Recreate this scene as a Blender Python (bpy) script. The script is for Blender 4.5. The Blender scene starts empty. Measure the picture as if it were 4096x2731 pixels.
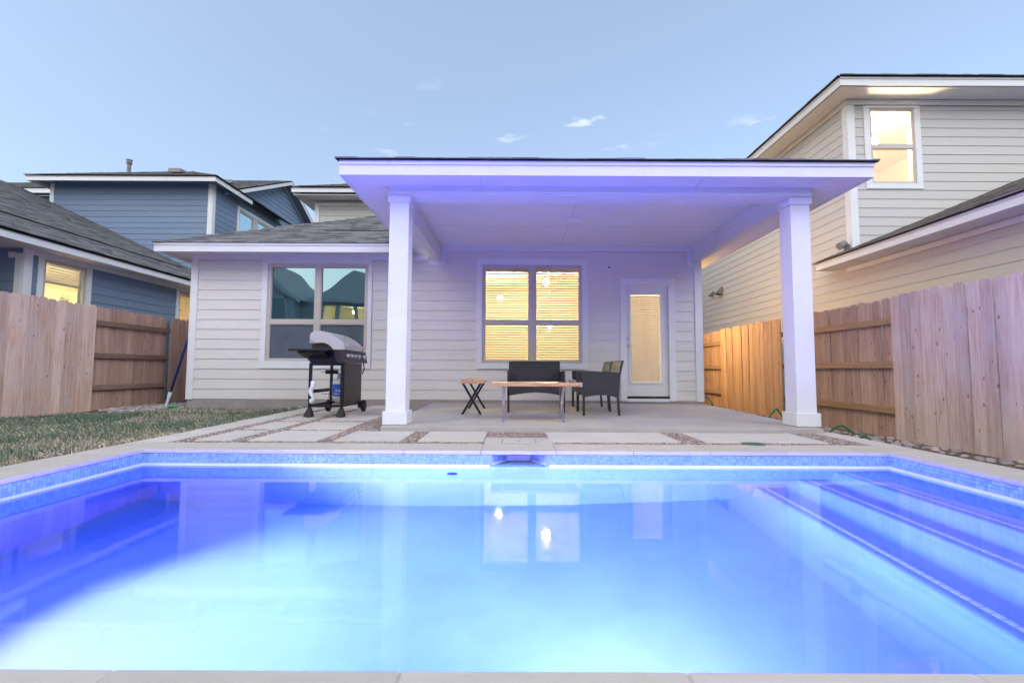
import bpy, bmesh, math, random
from mathutils import Vector, Matrix
R = math.radians
rnd = random.Random(7)
scene = bpy.context.scene
C = scene.collection

# ------------------------------------------------------------------ camera
cam_d = bpy.data.cameras.new('camera'); cam_d.lens = 16.0; cam_d.sensor_width = 36.0
cam_d.clip_start = 0.02; cam_d.clip_end = 2000
cam = bpy.data.objects.new('camera', cam_d); C.objects.link(cam)
cam.matrix_world = Matrix.Translation((0, 0, 0.65)) @ Matrix.Rotation(R(93.6), 4, 'X') @ Matrix.Rotation(R(0.27), 4, 'Z')
scene.camera = cam

# ------------------------------------------------------------------ world, sun, exposure
SUN_EL, SUN_AZ = R(36), R(132)          # azimuth clockwise from +Y: low on the right, a little behind the camera
w = bpy.data.worlds.new('World'); scene.world = w; w.use_nodes = True
nt = w.node_tree; nt.nodes.clear()
def wn(t, **k):
    n = nt.nodes.new(t)
    for a, v in k.items(): setattr(n, a, v)
    return n
out = wn('ShaderNodeOutputWorld'); bg = wn('ShaderNodeBackground'); bg.inputs['Strength'].default_value = 0.135
sky = wn('ShaderNodeTexSky', sky_type='NISHITA', sun_disc=False)
sky.sun_elevation = SUN_EL; sky.sun_rotation = -SUN_AZ; sky.air_density = 1.3; sky.dust_density = 3.0; sky.ozone_density = 4.0
tc = wn('ShaderNodeTexCoord'); sx = wn('ShaderNodeSeparateXYZ')
mx = wn('ShaderNodeMath', operation='MAXIMUM'); mx.inputs[1].default_value = 0.05
dx = wn('ShaderNodeMath', operation='DIVIDE'); dy = wn('ShaderNodeMath', operation='DIVIDE'); cb = wn('ShaderNodeCombineXYZ')
L = nt.links.new
L(tc.outputs['Generated'], sx.inputs[0]); L(sx.outputs['Z'], mx.inputs[0])
L(sx.outputs['X'], dx.inputs[0]); L(mx.outputs[0], dx.inputs[1]); L(sx.outputs['Y'], dy.inputs[0]); L(mx.outputs[0], dy.inputs[1])
L(dx.outputs[0], cb.inputs[0]); L(dy.outputs[0], cb.inputs[1])
def wnoise(scale, detail, rough, off, sc=(1, 1, 1)):
    mp = wn('ShaderNodeMapping'); mp.inputs['Location'].default_value = off; mp.inputs['Scale'].default_value = sc
    n = wn('ShaderNodeTexNoise'); n.inputs['Scale'].default_value = scale; n.inputs['Detail'].default_value = detail; n.inputs['Roughness'].default_value = rough
    L(cb.outputs[0], mp.inputs[0]); L(mp.outputs[0], n.inputs['Vector']); return n
n1 = wnoise(3.2, 6, 0.62, (14.14, 10.29, 0), (1, 1.5, 1)); n2 = wnoise(1.1, 2, 0.5, (29.92, 5.87, 0))
r1 = wn('ShaderNodeMapRange'); r1.inputs['From Min'].default_value = 0.58; r1.inputs['From Max'].default_value = 0.76
r2 = wn('ShaderNodeMapRange'); r2.inputs['From Min'].default_value = 0.57; r2.inputs['From Max'].default_value = 0.68
L(n1.outputs['Fac'], r1.inputs['Value']); L(n2.outputs['Fac'], r2.inputs['Value'])
mm = wn('ShaderNodeMath', operation='MULTIPLY'); L(r1.outputs[0], mm.inputs[0]); L(r2.outputs[0], mm.inputs[1])
m2 = wn('ShaderNodeMath', operation='MULTIPLY'); m2.inputs[1].default_value = 1.0; L(mm.outputs[0], m2.inputs[0])
r3 = wn('ShaderNodeMapRange'); r3.inputs['From Min'].default_value = 0.38; r3.inputs['From Max'].default_value = 0.47; L(sx.outputs['Z'], r3.inputs['Value'])   # wisps thin out towards the horizon
m3 = wn('ShaderNodeMath', operation='MULTIPLY'); L(m2.outputs[0], m3.inputs[0]); L(r3.outputs[0], m3.inputs[1]); m2 = m3
mix = wn('ShaderNodeMixRGB'); mix.inputs['Color2'].default_value = (4.2, 4.3, 4.6, 1)
veil = wn('ShaderNodeMixRGB'); veil.inputs['Fac'].default_value = 0.40; veil.inputs['Color2'].default_value = (1.85, 2.06, 2.36, 1)   # thin even high haze
L(sky.outputs[0], veil.inputs['Color1']); L(m2.outputs[0], mix.inputs['Fac']); L(veil.outputs[0], mix.inputs['Color1']); L(mix.outputs[0], bg.inputs['Color']); L(bg.outputs[0], out.inputs['Surface'])

sun_d = bpy.data.lights.new('sun', 'SUN'); sun_d.energy = 0.85; sun_d.angle = R(42); sun_d.color = (0.94, 0.955, 1.0)
sun = bpy.data.objects.new('sun', sun_d); C.objects.link(sun)
sd = Vector((math.sin(SUN_AZ) * math.cos(SUN_EL), math.cos(SUN_AZ) * math.cos(SUN_EL), math.sin(SUN_EL)))
sun.rotation_euler = sd.to_track_quat('Z', 'Y').to_euler(); sun.location = sd * 40
vs = scene.view_settings; vs.view_transform = 'Standard'; vs.look = 'None'; vs.exposure = 1.22; vs.gamma = 1.0; vs.use_curve_mapping = False
cy = scene.cycles
cy.max_bounces = 9; cy.diffuse_bounces = 4; cy.glossy_bounces = 4; cy.transmission_bounces = 8; cy.transparent_max_bounces = 16; cy.volume_bounces = 0
cy.sample_clamp_indirect = 6.0; cy.blur_glossy = 0.6; cy.use_denoising = True

# ------------------------------------------------------------------ materials
MATS = {}
def base(name):
    m = bpy.data.materials.new(name); m.use_nodes = True; MATS[name] = m
    t = m.node_tree; return m, t, t.nodes['Principled BSDF'], t.links.new
def node(t, typ, **k):
    n = t.nodes.new(typ)
    for a, v in k.items(): setattr(n, a, v)
    return n
def M(name, col, rough=0.65, metal=0.0, var=0.12, scale=6.0, stretch=(1, 1, 1), bump=0.0, bscale=60.0, orand=0.0, attr=None, spec=0.4, detail=5, dirt=None):
    m, t, b, l = base(name)
    b.inputs['Roughness'].default_value = rough; b.inputs['Metallic'].default_value = metal; b.inputs['Specular IOR Level'].default_value = spec
    tc = node(t, 'ShaderNodeTexCoord'); mp = node(t, 'ShaderNodeMapping'); mp.inputs['Scale'].default_value = stretch
    l(tc.outputs['Object'], mp.inputs[0])
    n = node(t, 'ShaderNodeTexNoise'); n.inputs['Scale'].default_value = scale; n.inputs['Detail'].default_value = detail; n.inputs['Roughness'].default_value = 0.65
    if orand:
        oi = node(t, 'ShaderNodeObjectInfo'); ad = node(t, 'ShaderNodeVectorMath', operation='MULTIPLY_ADD')
        l(oi.outputs['Random'], ad.inputs[0]); ad.inputs[1].default_value = (37, 53, 71); l(mp.outputs[0], ad.inputs[2]); l(ad.outputs[0], n.inputs['Vector'])
    else: l(mp.outputs[0], n.inputs['Vector'])
    rp = node(t, 'ShaderNodeMapRange'); rp.inputs['From Min'].default_value = 0.25; rp.inputs['From Max'].default_value = 0.75
    rp.inputs['To Min'].default_value = 1 - var; rp.inputs['To Max'].default_value = 1 + var
    l(n.outputs['Fac'], rp.inputs['Value'])
    ml = node(t, 'ShaderNodeVectorMath', operation='MULTIPLY')
    if attr:
        at = node(t, 'ShaderNodeAttribute', attribute_name=attr); l(at.outputs['Color'], ml.inputs[0])
    else: ml.inputs[0].default_value = col[:3]
    l(rp.outputs[0], ml.inputs[1]); last = ml.outputs[0]
    if orand:
        r2 = node(t, 'ShaderNodeMapRange'); r2.inputs['To Min'].default_value = 1 - orand; r2.inputs['To Max'].default_value = 1 + orand
        l(oi.outputs['Random'], r2.inputs['Value']); m3 = node(t, 'ShaderNodeVectorMath', operation='MULTIPLY'); l(last, m3.inputs[0]); l(r2.outputs[0], m3.inputs[1]); last = m3.outputs[0]
    if dirt:
        nd = node(t, 'ShaderNodeTexNoise'); nd.inputs['Scale'].default_value = dirt[1]; nd.inputs['Detail'].default_value = 8; nd.inputs['Roughness'].default_value = 0.7
        l(tc.outputs['Object'], nd.inputs['Vector'])
        rd = node(t, 'ShaderNodeMapRange'); rd.inputs['From Min'].default_value = 0.52; rd.inputs['From Max'].default_value = 0.75; rd.inputs['To Max'].default_value = dirt[2]
        l(nd.outputs['Fac'], rd.inputs['Value']); mxd = node(t, 'ShaderNodeMixRGB'); mxd.inputs['Color2'].default_value = (*dirt[0], 1); l(rd.outputs[0], mxd.inputs['Fac']); l(last, mxd.inputs['Color1']); last = mxd.outputs[0]
    l(last, b.inputs['Base Color'])
    if bump:
        nb = node(t, 'ShaderNodeTexNoise'); nb.inputs['Scale'].default_value = bscale; nb.inputs['Detail'].default_value = 4; l(mp.outputs[0], nb.inputs['Vector'])
        bp = node(t, 'ShaderNodeBump'); bp.inputs['Strength'].default_value = bump; bp.inputs['Distance'].default_value = 0.004
        l(nb.outputs['Fac'], bp.inputs['Height']); l(bp.outputs[0], b.inputs['Normal'])
    return m
def wood(name, dark, light, grey=None, orand=0.16, rough=0.75, gscale=1.0, knots=True, ax='Z'):
    m, t, b, l = base(name); b.inputs['Roughness'].default_value = rough; b.inputs['Specular IOR Level'].default_value = 0.25
    tc = node(t, 'ShaderNodeTexCoord'); oi = node(t, 'ShaderNodeObjectInfo')
    ad = node(t, 'ShaderNodeVectorMath', operation='MULTIPLY_ADD'); l(oi.outputs['Random'], ad.inputs[0]); ad.inputs[1].default_value = (13.7, 29.1, 41.3); l(tc.outputs['Object'], ad.inputs[2])
    mp = node(t, 'ShaderNodeMapping'); s = [22 * gscale] * 3; s['XYZ'.index(ax)] = 1.3 * gscale; mp.inputs['Scale'].default_value = s; l(ad.outputs[0], mp.inputs[0])
    n = node(t, 'ShaderNodeTexNoise'); n.inputs['Scale'].default_value = 1.0; n.inputs['Detail'].default_value = 6; n.inputs['Distortion'].default_value = 1.2; l(mp.outputs[0], n.inputs['Vector'])
    wv = node(t, 'ShaderNodeTexNoise'); mp2 = node(t, 'ShaderNodeMapping'); s2 = [95 * gscale] * 3; s2['XYZ'.index(ax)] = 2.4 * gscale; mp2.inputs['Scale'].default_value = s2; l(ad.outputs[0], mp2.inputs[0]); l(mp2.outputs[0], wv.inputs['Vector'])
    wv.inputs['Scale'].default_value = 1.0; wv.inputs['Detail'].default_value = 3; wv.inputs['Distortion'].default_value = 1.6
    av = node(t, 'ShaderNodeMath', operation='MULTIPLY_ADD'); av.inputs[1].default_value = 0.45; hf = node(t, 'ShaderNodeMath', operation='MULTIPLY'); hf.inputs[1].default_value = 0.55
    l(n.outputs['Fac'], hf.inputs[0]); l(wv.outputs['Fac'], av.inputs[0]); l(hf.outputs[0], av.inputs[2])
    cr = node(t, 'ShaderNodeValToRGB'); e = cr.color_ramp.elements; e[0].position = 0.34; e[0].color = (*dark, 1); e[1].position = 0.64; e[1].color = (*light, 1)
    l(av.outputs[0], cr.inputs['Fac']); last = cr.outputs['Color']
    if grey:
        ng = node(t, 'ShaderNodeTexNoise'); ng.inputs['Scale'].default_value = 2.2; ng.inputs['Detail'].default_value = 4; l(ad.outputs[0], ng.inputs['Vector'])
        rg = node(t, 'ShaderNodeMapRange'); rg.inputs['From Min'].default_value = 0.4; rg.inputs['From Max'].default_value = 0.7; rg.inputs['To Max'].default_value = 0.7; l(ng.outputs['Fac'], rg.inputs['Value'])
        mg = node(t, 'ShaderNodeMixRGB'); mg.inputs['Color2'].default_value = (*grey, 1); l(rg.outputs[0], mg.inputs['Fac']); l(last, mg.inputs['Color1']); last = mg.outputs[0]
    if knots:
        mpk = node(t, 'ShaderNodeMapping'); sk = [9, 9, 9]; sk['XYZ'.index(ax)] = 5.0; mpk.inputs['Scale'].default_value = sk; l(ad.outputs[0], mpk.inputs[0])
        vo = node(t, 'ShaderNodeTexVoronoi'); vo.inputs['Scale'].default_value = 1.0; l(mpk.outputs[0], vo.inputs['Vector'])
        rk = node(t, 'ShaderNodeMapRange'); rk.inputs['From Min'].default_value = 0.07; rk.inputs['From Max'].default_value = 0.13; rk.inputs['To Min'].default_value = 0.75; rk.inputs['To Max'].default_value = 0.0
        l(vo.outputs['Distance'], rk.inputs['Value']); mk = node(t, 'ShaderNodeMixRGB'); mk.inputs['Color2'].default_value = (dark[0] * .35, dark[1] * .3, dark[2] * .3, 1)
        l(rk.outputs[0], mk.inputs['Fac']); l(last, mk.inputs['Color1']); last = mk.outputs[0]
    r2 = node(t, 'ShaderNodeMapRange'); r2.inputs['To Min'].default_value = 1 - orand; r2.inputs['To Max'].default_value = 1 + orand; l(oi.outputs['Random'], r2.inputs['Value'])
    m3 = node(t, 'ShaderNodeVectorMath', operation='MULTIPLY'); l(last, m3.inputs[0]); l(r2.outputs[0], m3.inputs[1]); l(m3.outputs[0], b.inputs['Base Color'])
    bp = node(t, 'ShaderNodeBump'); bp.inputs['Strength'].default_value = 0.35; bp.inputs['Distance'].default_value = 0.003; l(av.outputs[0], bp.inputs['Height']); l(bp.outputs[0], b.inputs['Normal'])
    return m
def emit(name, col, s):
    m, t, b, l = base(name); t.nodes.remove(b); e = node(t, 'ShaderNodeEmission'); e.inputs['Color'].default_value = (*col, 1); e.inputs['Strength'].default_value = s
    l(e.outputs[0], t.nodes['Material Output'].inputs['Surface']); return m
def glassy(name, tint, add, rough=0.0, dark=None, gcol=(1, 1, 1)):
    """window pane: clear sheet with a mirror coat"""
    m, t, b, l = base(name); t.nodes.remove(b)
    tr = node(t, 'ShaderNodeBsdfTransparent'); tr.inputs['Color'].default_value = (*tint, 1)
    gl = node(t, 'ShaderNodeBsdfGlossy'); gl.inputs['Roughness'].default_value = rough; gl.inputs['Color'].default_value = (*gcol, 1)
    lw_ = node(t, 'ShaderNodeLayerWeight'); lw_.inputs['Blend'].default_value = 0.5
    pw = node(t, 'ShaderNodeMath', operation='POWER'); pw.inputs[1].default_value = 5.0; l(lw_.outputs['Facing'], pw.inputs[0])
    ad = node(t, 'ShaderNodeMath', operation='MULTIPLY_ADD', use_clamp=True); ad.inputs[1].default_value = 0.9; ad.inputs[2].default_value = add + 0.035; l(pw.outputs[0], ad.inputs[0])
    if add > 0.1:
        tc = node(t, 'ShaderNodeTexCoord'); nz = node(t, 'ShaderNodeTexNoise'); nz.inputs['Scale'].default_value = 1.1; nz.inputs['Detail'].default_value = 1; l(tc.outputs['Object'], nz.inputs['Vector'])
        bp = node(t, 'ShaderNodeBump'); bp.inputs['Strength'].default_value = 0.12; bp.inputs['Distance'].default_value = 0.05; l(nz.outputs['Fac'], bp.inputs['Height']); l(bp.outputs[0], gl.inputs['Normal'])
    mx = node(t, 'ShaderNodeMixShader'); l(ad.outputs[0], mx.inputs[0]); l(tr.outputs[0], mx.inputs[1]); l(gl.outputs[0], mx.inputs[2])
    l(mx.outputs[0], t.nodes['Material Output'].inputs['Surface']); return m
def slatmat(name, col, tr=0.45):
    m, t, b, l = base(name); b.inputs['Base Color'].default_value = (*col, 1); b.inputs['Roughness'].default_value = 0.5
    tl = node(t, 'ShaderNodeBsdfTranslucent'); tl.inputs['Color'].default_value = (*col, 1); mx = node(t, 'ShaderNodeMixShader'); mx.inputs[0].default_value = tr
    l(b.outputs[0], mx.inputs[1]); l(tl.outputs[0], mx.inputs[2]); l(mx.outputs[0], t.nodes['Material Output'].inputs['Surface']); return m

SID = M('siding_beige', (0.625, 0.595, 0.555), 0.7, var=0.05, scale=3, stretch=(1, 1, 14), bump=0.12, bscale=26, orand=0.02)
SIDR = M('siding_tan', (0.505, 0.485, 0.455), 0.7, var=0.05, scale=3, stretch=(1, 1, 14), bump=0.12, bscale=26, orand=0.025)
SIDB = M('siding_blue', (0.16, 0.22, 0.31), 0.7, var=0.08, scale=3, stretch=(1, 1, 14), bump=0.12, bscale=26, orand=0.04)
TRIM = M('trim_white', (0.67, 0.67, 0.67), 0.55, var=0.04, scale=4, stretch=(1, 1, 1), bump=0.1, bscale=90, dirt=((0.5, 0.48, 0.45), 2.2, 0.18))
VINYL = M('vinyl_tan', (0.47, 0.43, 0.38), 0.45, var=0.03)
SOFF = M('soffit_white', (0.74, 0.73, 0.72), 0.65, var=0.04, scale=2.5)
SHING = M('shingle', (0.15, 0.145, 0.145), 0.92, var=0.35, scale=130, bump=0.4, bscale=220, attr='Col')
SHOBJ = M('shingle_piece', (0.165, 0.16, 0.165), 0.92, var=0.35, scale=130, bump=0.4, bscale=220, orand=0.38)
SEAM = M('seam_caulk', (0.36, 0.35, 0.34), 0.8)
DARKM = M('dark_vent', (0.012, 0.012, 0.014), 0.7, var=0.1)
CONC = M('concrete', (0.40, 0.375, 0.35), 0.85, var=0.13, scale=2.2, bump=0.25, bscale=140, detail=9, dirt=((0.26, 0.24, 0.23), 3.1, 0.35))
FOUND = M('foundation', (0.30, 0.27, 0.25), 0.9, var=0.15, scale=5, bump=0.3, bscale=80)
LIME = M('limestone', (0.50, 0.455, 0.395), 0.75, var=0.10, scale=3.5, stretch=(1, 3.2, 1), bump=0.22, bscale=90, detail=8, orand=0.05, dirt=((0.36, 0.32, 0.28), 9.0, 0.3))
PAVE = M('paver_stone', (0.53, 0.49, 0.44), 0.8, var=0.08, scale=4, bump=0.2, bscale=120, detail=8, orand=0.05, dirt=((0.4, 0.36, 0.32), 5.0, 0.3))
PLAST = M('pool_plaster', (0.125, 0.235, 0.43), 0.6, var=0.16, scale=1.7, detail=9, dirt=((0.10, 0.20, 0.40), 5.5, 0.35))
TILE = M('pool_tile', (0.26, 0.42, 0.52), 0.35, var=0.28, scale=45, stretch=(1, 1, 5), orand=0.22, attr=None)
TILEJ = M('pool_tile_joined', (0.36, 0.46, 0.55), 0.35, var=0.28, scale=45, stretch=(1, 1, 5), attr='Col')
WTILE = M('white_tile', (0.80, 0.83, 0.86), 0.3, var=0.04)
STILE = M('step_edge_tile', (0.46, 0.52, 0.58), 0.3, var=0.04)
GROUT = M('grout', (0.28, 0.36, 0.46), 0.8, var=0.05)
GRAV = M('gravel', (0.3, 0.22, 0.19), 0.9, var=0.2, scale=60, attr='Col')
GBASE = M('gravel_bed', (0.24, 0.175, 0.155), 0.95, var=0.4, scale=60, bump=0.8, bscale=110)
STONE = M('river_stone', (0.36, 0.31, 0.29), 0.8, var=0.2, scale=9, orand=0.3, bump=0.2, bscale=60)
SOIL = M('soil', (0.13, 0.10, 0.075), 0.95, var=0.3, scale=4, bump=0.5, bscale=40)
LAWN = M('lawn_soil', (0.27, 0.22, 0.165), 0.95, var=0.4, scale=5, bump=0.6, bscale=60)
GRASS = M('grass_blades', (0.1, 0.12, 0.05), 0.7, var=0.15, scale=3, attr='Col', spec=0.2)
CEDL = wood('cedar_left', (0.42, 0.26, 0.19), (0.70, 0.50, 0.41), grey=(0.60, 0.49, 0.45))
CEDR = wood('cedar_right', (0.34, 0.245, 0.21), (0.57, 0.46, 0.41), grey=(0.52, 0.47, 0.47))
CEDF = wood('cedar_far', (0.33, 0.215, 0.135), (0.54, 0.39, 0.27))
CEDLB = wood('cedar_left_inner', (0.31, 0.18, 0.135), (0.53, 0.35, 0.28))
CEDRB = wood('cedar_right_inner', (0.31, 0.205, 0.16), (0.51, 0.385, 0.31))
RAILL = wood('rail_dark', (0.17, 0.10, 0.075), (0.29, 0.19, 0.145), ax='Y')
RAILR = wood('rail_tan', (0.26, 0.165, 0.09), (0.42, 0.29, 0.18), ax='Y')
ACAC = wood('acacia_x', (0.26, 0.12, 0.055), (0.55, 0.33, 0.17), orand=0.0, rough=0.35, knots=False, ax='X')
ACACY = wood('acacia_y', (0.26, 0.12, 0.055), (0.55, 0.33, 0.17), orand=0.0, rough=0.35, knots=False, ax='Y')
BLKM = M('black_metal', (0.012, 0.012, 0.014), 0.45, metal=0.3, var=0.2)
CHROME = M('brushed_steel', (0.62, 0.62, 0.64), 0.28, metal=1.0, var=0.06, scale=8)
STEEL = M('stainless', (0.66, 0.63, 0.62), 0.36, metal=0.7, var=0.08, scale=10, stretch=(1, 1, 8))
PANELB = M('grill_panel', (0.045, 0.036, 0.034), 0.4, metal=0.6, var=0.1)
RUB = M('rubber', (0.012, 0.012, 0.013), 0.8)
CUSH = M('cushion', (0.66, 0.62, 0.60), 0.9, var=0.05, bump=0.3, bscale=200)
WHITEP = M('white_plastic', (0.75, 0.75, 0.76), 0.4, var=0.03)
BLUEP = M('blue_pole', (0.015, 0.045, 0.22), 0.35, var=0.1)
GREENP = M('green_plastic', (0.05, 0.42, 0.06), 0.45, var=0.05)
HOSE = M('green_hose', (0.01, 0.16, 0.065), 0.4, var=0.1)
TANKW = M('tank_white', (0.60, 0.62, 0.62), 0.4, var=0.06)
TANKB = M('tank_label', (0.02, 0.08, 0.36), 0.4, var=0.15, scale=20)
REDP = M('red_print', (0.6, 0.03, 0.02), 0.5, var=0.0); WHP = M('white_print', (0.8, 0.8, 0.8), 0.5, var=0.0)
WALLIN = M('room_paint', (0.76, 0.68, 0.52), 0.9, var=0.03)
DARKIN = M('room_dark', (0.05, 0.06, 0.07), 0.9)
SHADE = M('window_shade', (0.30, 0.37, 0.38), 0.9, var=0.06, stretch=(1, 1, 20))
SCREEN = M('insect_screen', (0.085, 0.105, 0.13), 0.8, var=0.25, scale=1.5)
DOORP = M('door_paint', (0.66, 0.645, 0.62), 0.45, var=0.03)
NICK = M('nickel', (0.5, 0.47, 0.44), 0.3, metal=1.0)
PLANT = M('house_plant', (0.10, 0.20, 0.035), 0.55, var=0.25, scale=20)
VENTG = M('vent_grey', (0.18, 0.17, 0.165), 0.6, metal=0.2, var=0.1)
RROOF = M('rear_roof', (0.30, 0.31, 0.30), 0.9, var=0.2, scale=8)
CLADG = M('rear_siding', (0.55, 0.58, 0.58), 0.8, var=0.1, stretch=(1, 1, 10))
GLASS = glassy('clear_pane', (0.96, 0.97, 0.97), 0.0)
GLASSM = glassy('mirror_pane', (0.55, 0.68, 0.72), 0.33, gcol=(0.58, 0.78, 0.82))
GLASSB = glassy('neighbour_pane', (0.5, 0.6, 0.62), 0.45, gcol=(0.85, 1.0, 1.0))
SLAT = slatmat('blind_slat', (0.50, 0.42, 0.28), .14); SLATD = slatmat('door_slat', (0.62, 0.55, 0.46), .2); SLATB = slatmat('neighbour_slat', (0.68, 0.68, 0.62), 0.2)
BULB = emit('warm_bulb', (1.0, 0.84, 0.55), 620); BULBF = emit('fan_bulb', (1.0, 0.84, 0.55), 420)
BULBR = emit('neighbour_bulb', (1.0, 0.80, 0.48), 240); BULBM = emit('rear_bulb', (1.0, 0.82, 0.52), 70); BULBL = emit('left_bulb', (1.0, 0.82, 0.52), 230); SCON = emit('sconce_bulb', (1.0, 0.60, 0.24), 800)
LENS = emit('pool_lens', (0.44, 0.258, 1.0), 160)

def wicker():
    m, t, b, l = base('wicker'); b.inputs['Roughness'].default_value = 0.38; b.inputs['Specular IOR Level'].default_value = 0.5
    tc = node(t, 'ShaderNodeTexCoord'); mp = node(t, 'ShaderNodeMapping'); mp.inputs['Scale'].default_value = (1, 1, 1); l(tc.outputs['Object'], mp.inputs[0])
    sx = node(t, 'ShaderNodeSeparateXYZ'); l(mp.outputs[0], sx.inputs[0])
    ad = node(t, 'ShaderNodeMath', operation='ADD'); l(sx.outputs['X'], ad.inputs[0]); l(sx.outputs['Y'], ad.inputs[1])
    def sn(src, f):
        a = node(t, 'ShaderNodeMath', operation='MULTIPLY'); a.inputs[1].default_value = f; l(src, a.inputs[0]); s = node(t, 'ShaderNodeMath', operation='SINE'); l(a.outputs[0], s.inputs[0]); return s.outputs[0]
    p = node(t, 'ShaderNodeMath', operation='MULTIPLY'); l(sn(ad.outputs[0], 180), p.inputs[0]); l(sn(sx.outputs['Z'], 260), p.inputs[1])
    cr = node(t, 'ShaderNodeMapRange'); cr.inputs['From Min'].default_value = -1; l(p.outputs[0], cr.inputs['Value'])
    mx = node(t, 'ShaderNodeMixRGB'); mx.inputs['Color1'].default_value = (0.006, 0.006, 0.008, 1); mx.inputs['Color2'].default_value = (0.030, 0.027, 0.026, 1); l(cr.outputs[0], mx.inputs['Fac']); l(mx.outputs[0], b.inputs['Base Color'])
    bp = node(t, 'ShaderNodeBump'); bp.inputs['Strength'].default_value = 0.8; bp.inputs['Distance'].default_value = 0.004; l(p.outputs[0], bp.inputs['Height']); l(bp.outputs[0], b.inputs['Normal'])
    return m
WICK = wicker()

def watermat():
    m, t, b, l = base('pool_water'); t.nodes.remove(b)
    g = node(t, 'ShaderNodeBsdfGlass'); g.inputs['IOR'].default_value = 1.33; g.inputs['Roughness'].default_value = 0.035
    tc = node(t, 'ShaderNodeTexCoord'); n = node(t, 'ShaderNodeTexNoise'); n.inputs['Scale'].default_value = 4.5; n.inputs['Detail'].default_value = 3
    l(tc.outputs['Object'], n.inputs['Vector']); bp = node(t, 'ShaderNodeBump'); bp.inputs['Strength'].default_value = 0.045; bp.inputs['Distance'].default_value = 0.012
    l(n.outputs['Fac'], bp.inputs['Height']); l(bp.outputs[0], g.inputs['Normal'])
    o = t.nodes['Material Output']; l(g.outputs[0], o.inputs['Surface'])
    v = node(t, 'ShaderNodeVolumeAbsorption'); v.inputs['Color'].default_value = (0.0, 0.55, 0.985, 1); v.inputs['Density'].default_value = 0.27
    l(v.outputs[0], o.inputs['Volume']); return m
WATER = watermat()

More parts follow.
